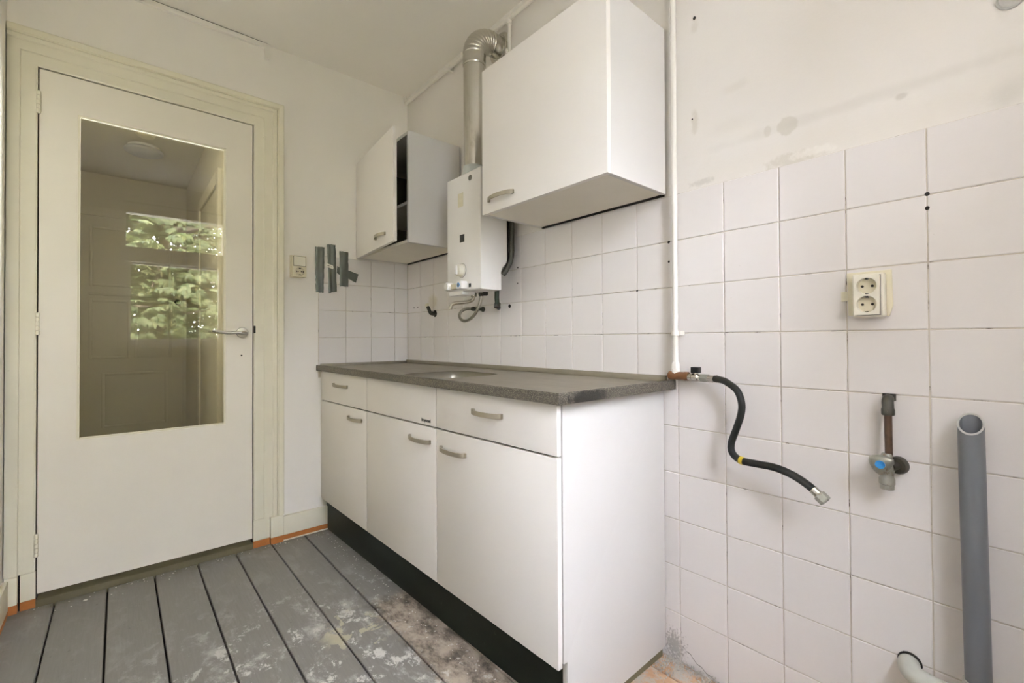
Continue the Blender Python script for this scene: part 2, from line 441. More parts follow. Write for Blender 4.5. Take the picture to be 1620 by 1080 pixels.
# tiles: shared mesh per size, each its own object
tile_cache = {}
def tile_mesh(w, h):
    k = (round(w, 3), round(h, 3))
    if k in tile_cache: return tile_cache[k]
    c, d = .0016, .0012
    def ring(i, x): return [(x, i, i), (x, w-i, i), (x, w-i, h-i), (x, i, h-i)]
    vs = ring(0, .005) + ring(0, d) + ring(c, 0)
    fs = []
    for a in (0, 4):
        for q in range(4): fs.append((a+q, a+(q+1) % 4, a+4+(q+1) % 4, a+4+q))
    fs.append((8, 9, 10, 11))
    me = bpy.data.meshes.new('tile'); me.from_pydata(vs, [], fs); me.materials.append(M['tile'])
    bm = bmesh.new(); bm.from_mesh(me); bmesh.ops.recalc_face_normals(bm, faces=bm.faces); bm.to_mesh(me); bm.free()
    # make sure the glazed face looks towards -x
    tile_cache[k] = me; return me
def put_tile(parent, a0, a1, z0, z1, side):
    j = .0012
    me = tile_mesh(a1-a0-2*j, z1-z0-2*j)
    o = bpy.data.objects.new('tile', me); COL.objects.link(o); o.parent = parent
    e = random.uniform(0, .0008); rz = random.uniform(-.003, .003); ry = random.uniform(-.003, .003)
    if side == 'r':
        o.location = (e, a0+j, z0+j); o.rotation_euler = (0, ry, rz)
    else:
        o.location = (a1-j, e, z0+j); o.rotation_euler = (0, ry*0, radians(90)+rz)
for i in range(-13, 8):
    y1 = min(TY0-i*PT, 0.0); y0 = max(TY0-(i+1)*PT, YF)
    if i == -13: y1 = 0.0
    if i == -14 or y1-y0 < .02: continue
    for j in range(10):
        z1, z0 = TZ-j*PT, TZ-(j+1)*PT
        if j == 9: z0 = .004
        if y0 > -1.70 and j >= 4: continue
        put_tile(wall_right, y0, y1, z0, z1, 'r')
xb = [-.5427, TX0, TX0+PT, TX0+2*PT, 0.0]
for a0, a1 in zip(xb[:-1], xb[1:]):
    for j in range(4):
        put_tile(wall_back, a0, a1, TZ-(j+1)*PT, TZ-j*PT, 'b')

# drill holes and plugs in the tiles and plaster
def hole(y, z, r=.0045, parent=wall_right):
    MB().lathe([(r, .0), (r*.9, -.0014), (r*.4, -.0016)], (.001, y, z), (1, 0, 0), 10).build('drill_hole', 'gap', parent)
for y, z, r in [(-2.440, 1.377, .0055), (-2.440, 1.345, .0055), (-1.048, 1.383, .005), (-1.047, 1.311, .0045), (-1.803, 1.374, .006), (-1.803, 1.309, .005),
                (-1.680, 1.223, .0045), (-.989, 1.210, .011), (-.081, 1.253, .0055), (-.128, 1.254, .0055), (-1.898, 2.071, .006), (-1.888, 1.752, .003)]:
    hole(y, z, r*.85)
cr = MB()
CP = [(-1.853, .052), (-1.866, .050), (-1.875, .040), (-1.888, .030), (-1.902, .028), (-1.918, .017), (-1.934, .015), (-1.948, .010)]
for (a, b), (c, d) in zip(CP[:-1], CP[1:]):
    cr.hexa([(-.0004, a, b-.0008), (-.0004, c, d-.0008), (.002, c, d-.0008), (.002, a, b-.0008), (-.0004, a, b+.0008), (-.0004, c, d+.0008), (.002, c, d+.0008), (.002, a, b+.0008)])
cr.build('tile_crack', 'gap', wall_right)
# round knocked-out patch high on the plaster
kp = MB(); kp.lathe([(.022, .002), (.022, -.002), (.018, -.004), (.013, -.002), (.008, .001)], (.001, -2.572, 1.747), (1, 0, 0), 20)
kp.build('plugged_hole', 'pvc_cut', wall_right)

# left skirting and back skirting
bl = B('baseboard_left', 'casing', None, XL, XL+.016, YF, -.03, FZ+.022, .145, bevel=.003); struct(bl)
B('bare_lower_edge', 'orange', bl, XL, XL+.015, YF, -.03, FZ, FZ+.022)
bb = B('baseboard_back', 'casing', None, -.727, -.500, -.016, .005, FZ+.03, .137, bevel=.003); struct(bb)
B('primer_strip', 'orange', bb, -.727, -.500, -.0155, .005, FZ+.006, FZ+.03)
B('floor_bead', 'casing', bb, -.727, -.500, -.018, .005, FZ, FZ+.006)

# ------------------------------------------------------------------ door frame
DX0, DX1, DZ0, DZ1 = -1.622, -.868, .058, 2.148
PROF = [(.0045, .06), (.0045, -.004), (.010, -.007), (.050, -.007), (.053, -.012), (.090, -.012), (.094, -.017), (.108, -.019), (.114, -.013), (.119, -.022), (.139, -.024), (.143, -.020), (.143, .006)]
fr = MB()
rings = []
for o_, y in PROF:
    xl = max(DX0-o_, XL+.001)
    rings.append([(xl, y, .150), (xl, y, DZ1+o_), (DX1+o_, y, DZ1+o_), (DX1+o_, y, .150)])
n = len(PROF)
vs = [p for rg in rings for p in rg]; fs = []
for i in range(n-1):
    for k in range(3): fs.append((i*4+k, i*4+k+1, (i+1)*4+k+1, (i+1)*4+k))
fs.append(tuple(i*4+3 for i in range(n)))
fs.append(tuple(i*4 for i in reversed(range(n))))
fr.add(vs, fs)
trim_1 = struct(fr.build('trim_1', 'casing', smooth=False))
def plinth(x0, x1, d):
    p = B('plinth_block', 'casing', trim_1, x0, x1, -d, .006, FZ+.034, .149, bevel=.002)
    B('primer_strip', 'orange', p, x0, x1, -d+.001, .006, FZ, FZ+.034)
plinth(DX1+.003, -.7905, .010); plinth(-.788, -.729, .024)
plinth(XL+.004, -1.673, .024); plinth(-1.667, DX0-.003, .010)
B('plinth_gap', 'gap', trim_1, -1.673, -1.667, -.002, .006, FZ, .149)
B('leaf_gap_shade', 'gap', trim_1, DX1+.0005, DX1+.003, .006, .06, FZ, DZ1)  # dark strips put shade into the gap around the leaf
B('head_gap', 'gap', trim_1, DX0-.003, DX1+.003, .006, .06, DZ1+.0005, DZ1+.003)
B('leaf_gap_shade', 'gap', trim_1, DX0-.003, DX0-.0005, .006, .06, FZ, DZ1)
B('strike_slot', 'gap', trim_1, DX1+.004, DX1+.013, -.0085, -.004, 1.093, 1.130, bevel=.002)
th = struct(B('trim_2', 'threshold', None, DX0-.004, DX1+.004, -.012, .12, FZ-.02, FZ+.028, bevel=.010))

# ------------------------------------------------------------------ the door
GX0, GX1, GZ0, GZ1 = -1.511, -.983, .647, 2.000
lf = MB()
o4 = [(DX0, DZ0), (DX1, DZ0), (DX1, DZ1), (DX0, DZ1)]; i4 = [(GX0, GZ0), (GX1, GZ0), (GX1, GZ1), (GX0, GZ1)]
vs = [(x, 0, z) for x, z in o4] + [(x, 0, z) for x, z in i4] + [(x, .04, z) for x, z in o4] + [(x, .04, z) for x, z in i4]
fs = []
for k in range(4):
    q = (k+1) % 4
    fs += [(k, q, 4+q, 4+k), (8+q, 8+k, 12+k, 12+q), (q, k, 8+k, 8+q), (4+k, 4+q, 12+q, 12+k)]
lf.add(vs, fs)
door = struct(lf.build('door_1', 'door', smooth=False))
door['label'] = 'cream painted flush door with a tall glass pane and lever handle'
bd = MB(); e = .008
for x0, x1, z0, z1 in [(GX0, GX0+e, GZ0, GZ1), (GX1-e, GX1, GZ0, GZ1), (GX0+e, GX1-e, GZ0, GZ0+e), (GX0+e, GX1-e, GZ1-e, GZ1)]:
    bd.box(x0, x1, .007, .016, z0, z1)
bd.build('glazing_bead', 'casing', door)
B('glass_pane', 'glass', door, GX0+.001, GX1-.001, .018, .022, GZ0+.001, GZ1-.001, smooth=False)
def hinge(z):
    pr = []
    for k in range(5):
        a = -.045+k*.018
        pr += [(.0045, a), (.0065, a+.0012), (.0065, a+.0165), (.0045, a+.0178)]
    h = MB().lathe(pr, (DX0-.002, -.007, z), (0, 0, 1), 12)
    h.box(DX0-.020, DX0-.002, -.0075, -.004, z-.040, z+.040)
    h.build('hinge', 'casing', door)
for z in (2.010, 1.126, .250): hinge(z)
hd = MB().lathe([(.0265, 0), (.0265, .005), (.024, .008), (.012, .009)], (-.914, 0, 1.096), (0, -1, 0), 28).build('handle_rosette', 'steel', door)
lev = smooth_path([(-.913, -.005, 1.096), (-.913, -.030, 1.096), (-.905, -.047, 1.092), (-.920, -.050, 1.093), (-.945, -.050, 1.095), (-.985, -.050, 1.093), (-1.018, -.050, 1.099), (-1.045, -.050, 1.104)], 5)
MB().tube(lev, .0072, 14).build('lever', 'steel', hd)
MB().lathe([(.004, 0), (.0035, .0008)], (-.916, 0, .982), (0, -1, 0), 10).build('keyhole', 'gap', door)

# ------------------------------------------------------------------ kitchen window behind the camera (seen in the glass)
w = MB(); F0, F1 = YF-.09, YF+.015
def fbar(m_, x0, x1, z0, z1, a=F0, b=F1): m_.box(x0, x1, a, b, z0, z1)
fbar(w, -1.395, -1.333, 1.0, 2.48); fbar(w, -.550, -.488, 1.0, 2.48)
fbar(w, -1.333, -.550, 2.285, 2.48); fbar(w, -1.333, -.550, 1.82, 1.96); fbar(w, -1.333, -.550, 1.0, 1.05)
window = struct(w.build('window_1', 'white_trim', bevel=.004))
x0, x1, e = -1.333, -.550, .035
s = MB()
for a0, a1, z0, z1 in [(x0, x0+e, 1.05, 1.82), (x1-e, x1, 1.05, 1.82), (x0+e, x1-e, 1.05, 1.08), (x0+e, x1-e, 1.80, 1.82)]:
    s.box(a0, a1, YF-.075, YF-.03, z0, z1)
sash = s.build('window_sash', 'white_trim', window, bevel=.003)
B('pane', 'window_glass', sash, x0+e, x1-e, YF-.055, YF-.051, 1.08, 1.80, smooth=False)
B('pane', 'window_glass', window, x0, x1, YF-.055, YF-.051, 1.96, 2.285, smooth=False)
B('window_sill', 'white_trim', window, -1.42, -.46, YF, YF+.07, .985, 1.004, bevel=.004)
B('head_board', 'white_trim', window, -1.42, -.46, YF, YF+.03, 2.455, 2.485, bevel=.004)
MB().tube([(-1.36, YF+.045, 2.375), (-.52, YF+.045, 2.375)], .009, 10).build('curtain_rail', 'steel', window)
B('rail_bracket', 'white_trim', window, -1.372, -1.352, YF+.01, YF+.055, 2.355, 2.40, bevel=.003)
struct(B('added_sky_blocker', 'white_trim', None, -2.9, 1.5, YF-.50, YF-.26, 2.66, 2.80, bevel=.01))  # unseen slab added to cut steep sky light at the window
struct(B('added_side_blocker', 'blocker_brown', None, -3.2, -2.9, YF-3.2, YF-.26, -.6, 3.6))  # unseen wall added to hold back sky light from the left

# ------------------------------------------------------------------ hall behind the door
HX0, HX1, HY = -1.80, -.868, 3.0
struct(B('floor_hall', 'threshold', None, HX0-.1, .1, .16, HY+.1, -.08, FZ-.002))
struct(B('ceiling_hall', 'hall_wall', None, HX0-.1, .1, .12, HY+.1, CZ, CZ+.12))
struct(B('wall_hall_far', 'hall_wall', None, HX0-.1, .1, HY, HY+.1, FZ, CZ))
struct(B('wall_hall_left', 'hall_wall', None, HX0-.1, HX0, .12, HY, FZ, CZ))
hl = MB(); V0, V1, V2, V3 = .20, .60, 1.30, 2.10
hl.box(HX1, HX1+.1, .12, V0, FZ, CZ); hl.box(HX1, HX1+.1, V1, HY, FZ, CZ)
hl.box(HX1, HX1+.1, V0, V1, FZ, V2); hl.box(HX1, HX1+.1, V0, V1, V3, CZ)
struct(hl.build('wall_hall_right', 'hall_wall', smooth=False))
hw = MB(); e = .02
for a, b, c, d in [(V0, V0+e, V2, V3), (V1-e, V1, V2, V3), (V0+e, V1-e, V2, V2+e), (V0+e, V1-e, V3-e, V3)]:
    hw.box(HX1+.02, HX1+.07, a, b, c, d)
added_window = struct(hw.build('added_hall_window', 'white_trim', bevel=.003))  # unseen window added so daylight brightens the hall
B('pane', 'window_glass', added_window, HX1+.043, HX1+.047, V0+e, V1-e, V2+e, V3-e, smooth=False)
# panelled door at the end of the hall
d2 = struct(B('door_2', 'hall_door', None, -1.662, -.905, HY-.035, HY, FZ+.005, 2.195, bevel=.003))
d2['label'] = 'panelled door at the end of the hall, seen through the glass'
def mould(x0, x1, z0, z1, wd=.022):
    m_ = MB()
    for i, (a, dpt) in enumerate([(0, .012), (wd, .012)]): pass
    for a0, a1, b0, b1 in [(x0, x0+wd, z0, z1), (x1-wd, x1, z0, z1), (x0+wd, x1-wd, z0, z0+wd), (x0+wd, x1-wd, z1-wd, z1)]:
        m_.box(a0, a1, HY-.049, HY-.034, b0, b1)
    m_.build('panel_moulding', 'hall_door', d2, bevel=.005)
mould(-1.585, -.99, 1.56, 2.105); mould(-1.585, -1.30, .90, 1.44); mould(-1.27, -.99, .90, 1.44); mould(-1.50, -1.02, .27, .77)
B('middle_rail', 'hall_door', d2, -1.585, -.985, HY-.055, HY-.034, 1.475, 1.505, bevel=.005)
MB().lathe([(.012, 0), (.012, .02), (.024, .026), (.026, .04), (.018, .05)], (-.945, HY-.035, 1.44), (0, -1, 0), 16).build('door_knob', 'dark_metal', d2)
cas = MB(); cas.box(-1.74, -1.665, HY-.02, HY, FZ, 2.28); cas.box(-1.74, HX1-.002, HY-.02, HY, 2.20, 2.28)
struct(cas.build('trim_3', 'hall_door', bevel=.004))
# door and casing in the right-hand wall of the hall
d3 = struct(B('door_3', 'hall_door', None, HX1-.014, HX1, .98, 1.82, FZ+.005, 2.10, bevel=.003))
d3['label'] = 'side door in the right wall of the hall'
cas = MB(); cas.box(HX1-.026, HX1, 1.825, 1.905, FZ, 2.19); cas.box(HX1-.026, HX1, .895, .975, FZ, 2.19); cas.box(HX1-.026, HX1, .975, 1.825, 2.105, 2.19)
struct(cas.build('trim_4', 'hall_door', bevel=.004))
lamp = thing('ceiling_lamp', 'round flat ceiling lamp in the hall behind the door glass', 'lamp', (-1.235, 2.0, CZ))
MB().lathe([(.10, 0), (.10, -.022), (.09, -.03)], (-1.235, 2.0, CZ), (0, 0, 1), 32).build('lamp_base', 'white_trim', lamp)
MB().lathe([(.118, -.024), (.124, -.034), (.120, -.05), (.09, -.064), (.04, -.071), (.005, -.072)], (-1.235, 2.0, CZ), (0, 0, 1), 36).build('lamp_shade', 'lamp_opal', lamp)
det = thing('smoke_detector', 'yellowed round smoke detector on the hall ceiling', 'smoke detector', (-1.235, 1.68, CZ))
MB().lathe([(.062, 0), (.062, -.012), (.056, -.018)], (-1.235, 1.68, CZ), (0, 0, 1), 28).build('detector_base', 'cream', det)
MB().lathe([(.054, -.017), (.052, -.030), (.040, -.036), (.004, -.037)], (-1.235, 1.68, CZ), (0, 0, 1), 28).build('detector_cover', 'cream', det)

# ------------------------------------------------------------------ base cabinets
XF = -.535; XC = -.5195
def sh(y): return .014*(-y-.9)          # the row of fronts climbs slightly to the right
def front(name, parent, y0, y1, z0, z1, top=False):
    g = .0016; y0 -= g; y1 += g          # y0 > y1
    p = []
    for z in (z0, z1):
        a_, b_ = (z, z) if (top and z == z1) else (z+sh(y0), z+sh(y1))
        p += [(XF, y1, b_), (XC, y1, b_), (XC, y0, a_), (XF, y0, a_)]
    return MB().hexa(p).build(name, 'laminate', parent, bevel=.0016)
def handle(parent, y0, y1, z, x=XF, Mx=None):
    t = .003; h = .0075; n = 14; vs = []
    for k in range(n+1):
        a = k/n; y = y0+(y1-y0)*a
        o_ = .004 + .022*(sin(pi*a)**.55)
        for d in (o_, o_+t):
            vs += [(x-d+.002, y, z-h), (x-d+.002, y, z+h)]
    fs = []
    for k in range(n):
        a = 4*k; b = a+4
        fs += [(a, b, b+1, a+1), (a+2, a+3, b+3, b+2), (a, a+2, b+2, b), (a+1, b+1, b+3, a+3)]
    fs += [(0, 1, 3, 2), (4*n, 4*n+2, 4*n+3, 4*n+1)]
    m_ = MB().add(vs, fs)
    for yy in (y0, y1):
        s_ = -1 if yy == y1 else 1
        d = (y1-y0)/abs(y1-y0)*(1 if yy == y0 else -1)*.010
        m_.box(x-.008, x+.001, min(yy, yy+d), max(yy, yy+d), z-h, z+h)
    if Mx: m_.xf(Mx)
    return m_.build('handle', 'handle', parent, bevel=.0007, seg=1)
ZG, ZB, ZT = .739, .201, .880
def carcass(root, y0, y1):
    t = .016; m_ = MB()
    m_.box(XC+.001, -.012, y0-t, y0, .205, .886); m_.box(XC+.001, -.012, y1, y1+t, .205, .886)
    m_.box(XC+.001, -.012, y1+t, y0-t, .205, .222); m_.box(-.03, -.012, y1+t, y0-t, .222, .886)
    m_.box(XC+.001, XC+.06, y1+t, y0-t, .735, .744)
    return m_.build('carcass', 'carcass_inside', root)
c1 = thing('base_cabinet', 'white base cabinet in the corner next to the door, drawer over door', 'cabinet', (-.27, -.32, FZ), 'white base cabinets under the steel worktop')
carcass(c1, -.026, -.621)
handle(front('drawer', c1, -.022, -.622, ZG+.003, .8865, True), -.213, -.400, .835+sh(-.3))
handle(front('cabinet_door', c1, -.022, -.622, ZB, ZG-.003), -.412, -.572, .690+sh(-.5))
B('filler_strip', 'laminate', c1, XF+.004, XC+.004, -.021, .003, .190, ZT)
c2 = thing('base_cabinet', 'white base cabinet below the sink with plain upper panel and tiny black lettering', 'cabinet', (-.27, -.92, FZ), 'white base cabinets under the steel worktop')
carcass(c2, -.624, -1.214)
ap = front('sink_panel', c2, -.622, -1.215, ZG+.003, .8865, True)
handle(front('cabinet_door', c2, -.622, -1.215, ZB, ZG-.003), -1.025, -1.180, .688)
tc = bpy.data.curves.new('lettering', 'FONT'); tc.body = 'bruynzeel'; tc.size = .0185; tc.extrude = .0004; tc.offset = .0004
tmp = bpy.data.objects.new('tmp', tc); COL.objects.link(tmp)
dg = bpy.context.evaluated_depsgraph_get()
tm = bpy.data.meshes.new_from_object(tmp.evaluated_get(dg)); bpy.data.objects.remove(tmp)
xs = [v.co.x for v in tm.vertices]; sc_ = .064/(max(xs)-min(xs))
for v in tm.vertices:
    x, y, z = v.co
    yy = -1.113-(x-min(xs))*sc_
    v.co = (XF-.0004-z-c2.location.x, yy-c2.location.y, .7535+y*.95+sh(yy)-c2.location.z)
tm.materials.clear(); tm.materials.append(M['black'])
lt = bpy.data.objects.new('lettering', tm); COL.objects.link(lt); lt.parent = ap
lt['label'] = 'tiny black lettering'
c3 = thing('base_cabinet', 'white base cabinet at the open end of the worktop, its bare side panel showing', 'cabinet', (-.27, -1.5, FZ), 'white base cabinets under the steel worktop')
carcass(c3, -1.217, -1.764)
handle(front('drawer', c3, -1.215, -1.799, ZG+.003, .8865, True), -1.434, -1.582, .830)
handle(front('cabinet_door', c3, -1.215, -1.799, ZB, ZG-.003), -1.247, -1.398, .682)
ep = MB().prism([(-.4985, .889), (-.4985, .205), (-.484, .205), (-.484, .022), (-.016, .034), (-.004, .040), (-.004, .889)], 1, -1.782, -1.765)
ep.build('end_panel', 'laminate_toned_down', c3, bevel=.001)
k = MB().hexa([(-.502, .002, FZ), (-.452, -1.7645, FZ), (-.436, -1.7645, FZ), (-.486, .002, FZ), (-.502, .002, .204), (-.452, -1.7645, .204), (-.436, -1.7645, .204), (-.486, .002, .204)])
kb = k.build('kickboard', 'kick', bevel=.002)
tag(kb, 'long black kickboard under the white base cabinets', 'kickboard')
B('panel_gap_strip', 'threshold', c3, -.43, -.02, -1.780, -1.767, FZ, .036)  # dark brown strip filling the gap under the end panel

# ------------------------------------------------------------------ worktop with sink
ZD, ZR, ZBt = .911, .920, .890
WXF, WYE = -.557, -1.825
wt = thing('worktop', 'grey stainless steel worktop with sunken deck and dotted front edge', 'worktop', (-.28, -.9, .89))
SX0, SX1, SY0, SY1, SR = -.492, -.175, -1.165, -.835, .075
def rrect(x0, x1, y0, y1, r, n=8):
    pts = []
    for cx, cy, a0 in [(x1-r, y1-r, 0), (x0+r, y1-r, 90), (x0+r, y0+r, 180), (x1-r, y0+r, 270)]:
        for q in range(n+1):
            a = radians(a0+90*q/n); pts.append((cx+r*cos(a), cy+r*sin(a)))
    return pts
inn = rrect(SX0, SX1, SY0, SY1, SR)
DX = (WXF+.012, -.004); DY = (WYE+.012, -.002)
def to_rect(p):
    cx, cy = (SX0+SX1)/2, (SY0+SY1)/2
    dx, dy = p[0]-cx, p[1]-cy
    t = min(((DX[1]-cx)/dx if dx > 1e-6 else (DX[0]-cx)/dx if dx < -1e-6 else 1e9), ((DY[1]-cy)/dy if dy > 1e-6 else (DY[0]-cy)/dy if dy < -1e-6 else 1e9))
    return (cx+dx*t, cy+dy*t)
corner = [(DX[1], DY[1]), (DX[0], DY[1]), (DX[0], DY[0]), (DX[1], DY[0])]
out = [to_rect(p) for p in inn]
nq = 9
for q in range(4): out[q*nq+4] = corner[q]       # middle of each rounded corner goes to the deck corner
# points around the corner slide along the rectangle sides
for q in range(4):
    for s_ in range(nq):
        if s_ == 4: continue
        a = corner[q]; i_ = q*nq+s_; p = inn[i_]
        first = s_ < 4
        # sides: corner q -> which coordinate is fixed before/after the corner
        if (q % 2 == 0) == first: out[i_] = (a[0], p[1] + (a[1]-p[1])*.0)
        else: out[i_] = (p[0], a[1])
nn = len(inn)
dk = MB(); dk.add([(x, y, ZD) for x, y in inn] + [(x, y, ZD) for x, y in out], [(i, (i+1) % nn, nn+(i+1) % nn, nn+i) for i in range(nn)])
dk.build('deck', 'worktop', wt, smooth=False)
ed = MB()
# front and end rims: raised lip, dotted face
def rim(p):
    ed.add(p[0]+p[1], [(i, i+1, len(p[0])+i+1, len(p[0])+i) for i in range(len(p[0])-1)])
sec = [(.013, ZD-.0005), (.007, ZR-.001), (.003, ZR), (0, ZR-.003), (0, ZBt), (.02, ZBt)]
A_ = [(WXF+o_, .003, z) for o_, z in sec]; C_ = [(WXF+o_, WYE+o_, z) for o_, z in sec]; D_ = [(-.002, WYE+o_, z) for o_, z in sec]
rim((A_, C_)); rim((C_, D_))
ed.build('edge_strip', 'worktop_edge', wt, angle=25)
ub = MB(); ub.box(WXF+.02, -.004, SY1+.01, .002, ZBt, ZBt+.004); ub.box(WXF+.02, -.004, WYE+.02, SY0-.01, ZBt, ZBt+.004); ub.build('underside', 'worktop', wt)
us = MB(); us.box(-.012, -.001, WYE+.03, .002, ZD-.002, .932); us.box(WXF+.02, -.012, -.010, -.001, ZD-.002, .926)
us.build('upstand', 'worktop', wt, bevel=.002)
bs = MB(); rings = []
for q, (ins, z, r) in enumerate([(0, ZD, SR), (.004, ZD-.004, SR), (.010, ZD-.05, SR), (.016, ZD-.12, SR), (.035, ZD-.150, .065), (.10, ZD-.156, .03)]):
    rings.append([(x, y, z) for x, y in rrect(SX0+ins, SX1-ins, SY0+ins, SY1-ins, r)])
bs.add([p for r_ in rings for p in r_], [(a*nn+i, a*nn+(i+1) % nn, (a+1)*nn+(i+1) % nn, (a+1)*nn+i) for a in range(len(rings)-1) for i in range(nn)] + [tuple((len(rings)-1)*nn+i for i in range(nn))])
basin = bs.build('sink_basin', 'basin', wt, angle=60)
MB().lathe([(.045, 0), (.045, .003), (.03, .004), (.02, .001)], ((SX0+SX1)/2, (SY0+SY1)/2, ZD-.156), (0, 0, 1), 24).build('drain', 'chrome', basin)

# ------------------------------------------------------------------ wall cabinets
def wall_carcass(root, y0, y1, z0, z1, xf):
    t = .016
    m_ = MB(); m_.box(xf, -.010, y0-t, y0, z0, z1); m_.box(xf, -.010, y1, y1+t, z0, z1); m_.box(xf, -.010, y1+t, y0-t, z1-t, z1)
    m_.build('carcass', 'laminate_toned_down', root, bevel=.0008, seg=1)
    B('bottom_panel', 'underside', root, xf, -.014, y1+t, y0-t, z0+.001, z0+t)
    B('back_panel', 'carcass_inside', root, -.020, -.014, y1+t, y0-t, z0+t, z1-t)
wc = thing('wall_cabinet', 'large white wall cabinet with closed door, right of the water heater', 'cabinet', (-.16, -1.5, 1.532), 'white wall cabinets')
wall_carcass(wc, -1.207, -1.800, 1.532, 2.082, -.305)
dr = B('cabinet_door', 'laminate', wc, -.325, -.3065, -1.802, -1.212, 1.530, 2.084, bevel=.0014)
handle(dr, -1.252, -1.397, 1.577, x=-.325)
B('gap_shadow_strip', 'gap', wc, -.0095, -.001, -1.79, -1.215, 1.5285, 1.536)  # dark strip painting the shadow in the gap behind the cabinet
wc2 = thing('wall_cabinet', 'white wall cabinet in the corner with its door ajar', 'cabinet', (-.16, -.3, 1.532), 'white wall cabinets')
wall_carcass(wc2, -.003, -.600, 1.532, 2.080, -.312)
B('shelf', 'laminate', wc2, -.29, -.022, -.582, -.021, 1.735, 1.751)
B('dark_inner_sheet', 'carcass_inside', wc2, -.306, -.022, -.0215, -.0195, 1.549, 2.062)  # thin dark sheets cover the carcass sides inside
B('dark_inner_sheet', 'carcass_inside', wc2, -.306, -.022, -.583, -.5815, 1.549, 2.062)
Mx = Matrix.Translation((-.314, -.006, 0)) @ Matrix.Rotation(radians(-5.6), 4, 'Z') @ Matrix.Translation((.314, .006, 0))
dm = MB().box(-.333, -.3145, -.600, -.006, 1.530, 2.082).xf(Mx)
dr2 = dm.build('cabinet_door', 'laminate', wc2, bevel=.0014)
handle(dr2, -.352, -.497, 1.583, x=-.333, Mx=Mx)
B('gap_shadow_strip', 'gap', wc2, -.0095, -.001, -.59, -.01, 1.5285, 1.536)  # same painted gap shadow behind the corner cabinet

# ------------------------------------------------------------------ water heater
hy0, hy1, hz0, hz1, hx = -1.061, -.803, 1.270, 1.793, -.220
wh = thing('water_heater', 'white enamelled gas water heater hanging between the wall cabinets', 'water heater', (-.1, -.93, hz0))
prof = [(hx, hz0+.004), (hx, hz1-.004), (hx+.004, hz1), (-.074, hz1), (-.074, 1.405), (-.078, 1.393), (-.100, 1.372), (-.108, 1.355), (-.108, hz0+.006), (-.112, hz0), (hx+.004, hz0)]
MB().prism(prof, 1, hy0, hy1).build('housing', 'enamel', wh, bevel=.009, seg=3)
B('rear_frame', 'dark_metal', wh, -.074, -.002, hy0+.075, hy1-.03, 1.42, hz1-.02)
MB().tube(smooth_path([(-.04, -1.052, 1.70), (-.04, -1.052, 1.49), (-.04, -1.051, 1.446), (-.045, -1.048, 1.411), (-.06, -1.045, 1.375), (-.075, -1.03, 1.345)], 5), .013, 12).build('side_pipe', 'dark_metal', wh)
MB().lathe([(.0125, 0), (.0125, .0015), (.011, .0022), (.004, .0022)], (hx, -.987, 1.762), (-1, 0, 0), 24).build('badge', 'badge', wh)
B('sticker', 'faded', wh, hx-.0008, hx+.001, -.932, -.892, 1.650, 1.712)
vw = B('viewing_window', 'black', wh, hx-.0015, hx+.002, -.940, -.906, 1.490, 1.524, bevel=.001)
kn = MB().lathe([(.030, 0), (.030, .004), (.026, .007), (.024, .026), (.020, .030)], (hx, -.922, 1.363), (-1, 0, 0), 28).build('control_knob', 'ivory', wh)
B('knob_grip', 'enamel', kn, hx-.038, hx-.026, -.929, -.915, 1.343, 1.383, bevel=.002)
MB().lathe([(.032, 0), (.032, .0015)], (hx-.0002, -.922, 1.363), (-1, 0, 0), 28).build('knob_ring', 'badge', wh)
tk = MB().lathe([(.017, 0), (.020, .004), (.020, .030), (.016, .034)], (hx+.002, -.838, 1.296), (-1, 0, 0), 8).build('tap_knob', 'enamel', wh)
B('mixer_body', 'faded', wh, hx-.018, hx+.001, -.918, -.853, 1.283, 1.306, bevel=.004)
tb = MB().box(hx-.034, hx+.002, -.962, -.920, 1.277, 1.313).build('tap_knob', 'enamel', wh, bevel=.006)
MB().lathe([(.010, 0), (.010, .0012)], (hx-.034, -.941, 1.295), (-1, 0, 0), 18).build('blue_ring', 'blue', tb)
MB().lathe([(.006, 0), (.006, .0018)], (hx-.034, -.941, 1.295), (-1, 0, 0), 14).build('ring_centre', 'badge', tb)
B('slot', 'black', wh, hx-.003, hx+.002, -.990, -.976, 1.284, 1.300)
B('drip_tray', 'enamel', wh, hx-.001, hx+.07, -.925, -.815, hz0-.014, hz0+.004, bevel=.004)
for y in (-.910, -.960):
    MB().lathe([(.013, .0), (.013, -.012), (.010, -.018)], (-.15 if y > -.93 else -.12, y, hz0+.002), (0, 0, 1), 8).build('inlet_nut', 'dark_metal', wh)
MB().tube(smooth_path([(-.15, -.912, 1.269), (-.15, -.912, 1.249), (-.154, -.905, 1.235), (-.166, -.888, 1.228), (-.19, -.862, 1.225), (-.205, -.844, 1.223), (-.216, -.832, 1.215), (-.220, -.826, 1.196)], 5), .0082, 14).build('spout', 'chrome', wh)
MB().lathe([(.014, 0), (.014, -.016), (.010, -.020)], (-.15, -.912, 1.268), (0, 0, 1), 12).build('spout_collar', 'chrome', wh)
hose = [(-.12, -.929, 1.279), (-.12, -.929, 1.256), (-.125, -.924, 1.22), (-.13, -.910, 1.189), (-.13, -.877, 1.161), (-.12, -.822, 1.147), (-.11, -.771, 1.147), (-.10, -.730, 1.160), (-.09, -.710, 1.180), (-.08, -.716, 1.199), (-.065, -.734, 1.208), (-.05, -.756, 1.208)]
MB().tube(smooth_path(hose, 5), .0075, 12).build('braided_hose', 'braid', wh)
MB().lathe([(.013, 0), (.013, -.014), (.009, -.022)], (-.12, -.929, 1.275), (0, 0, 1), 8).build('hose_nut', 'dark_metal', wh)
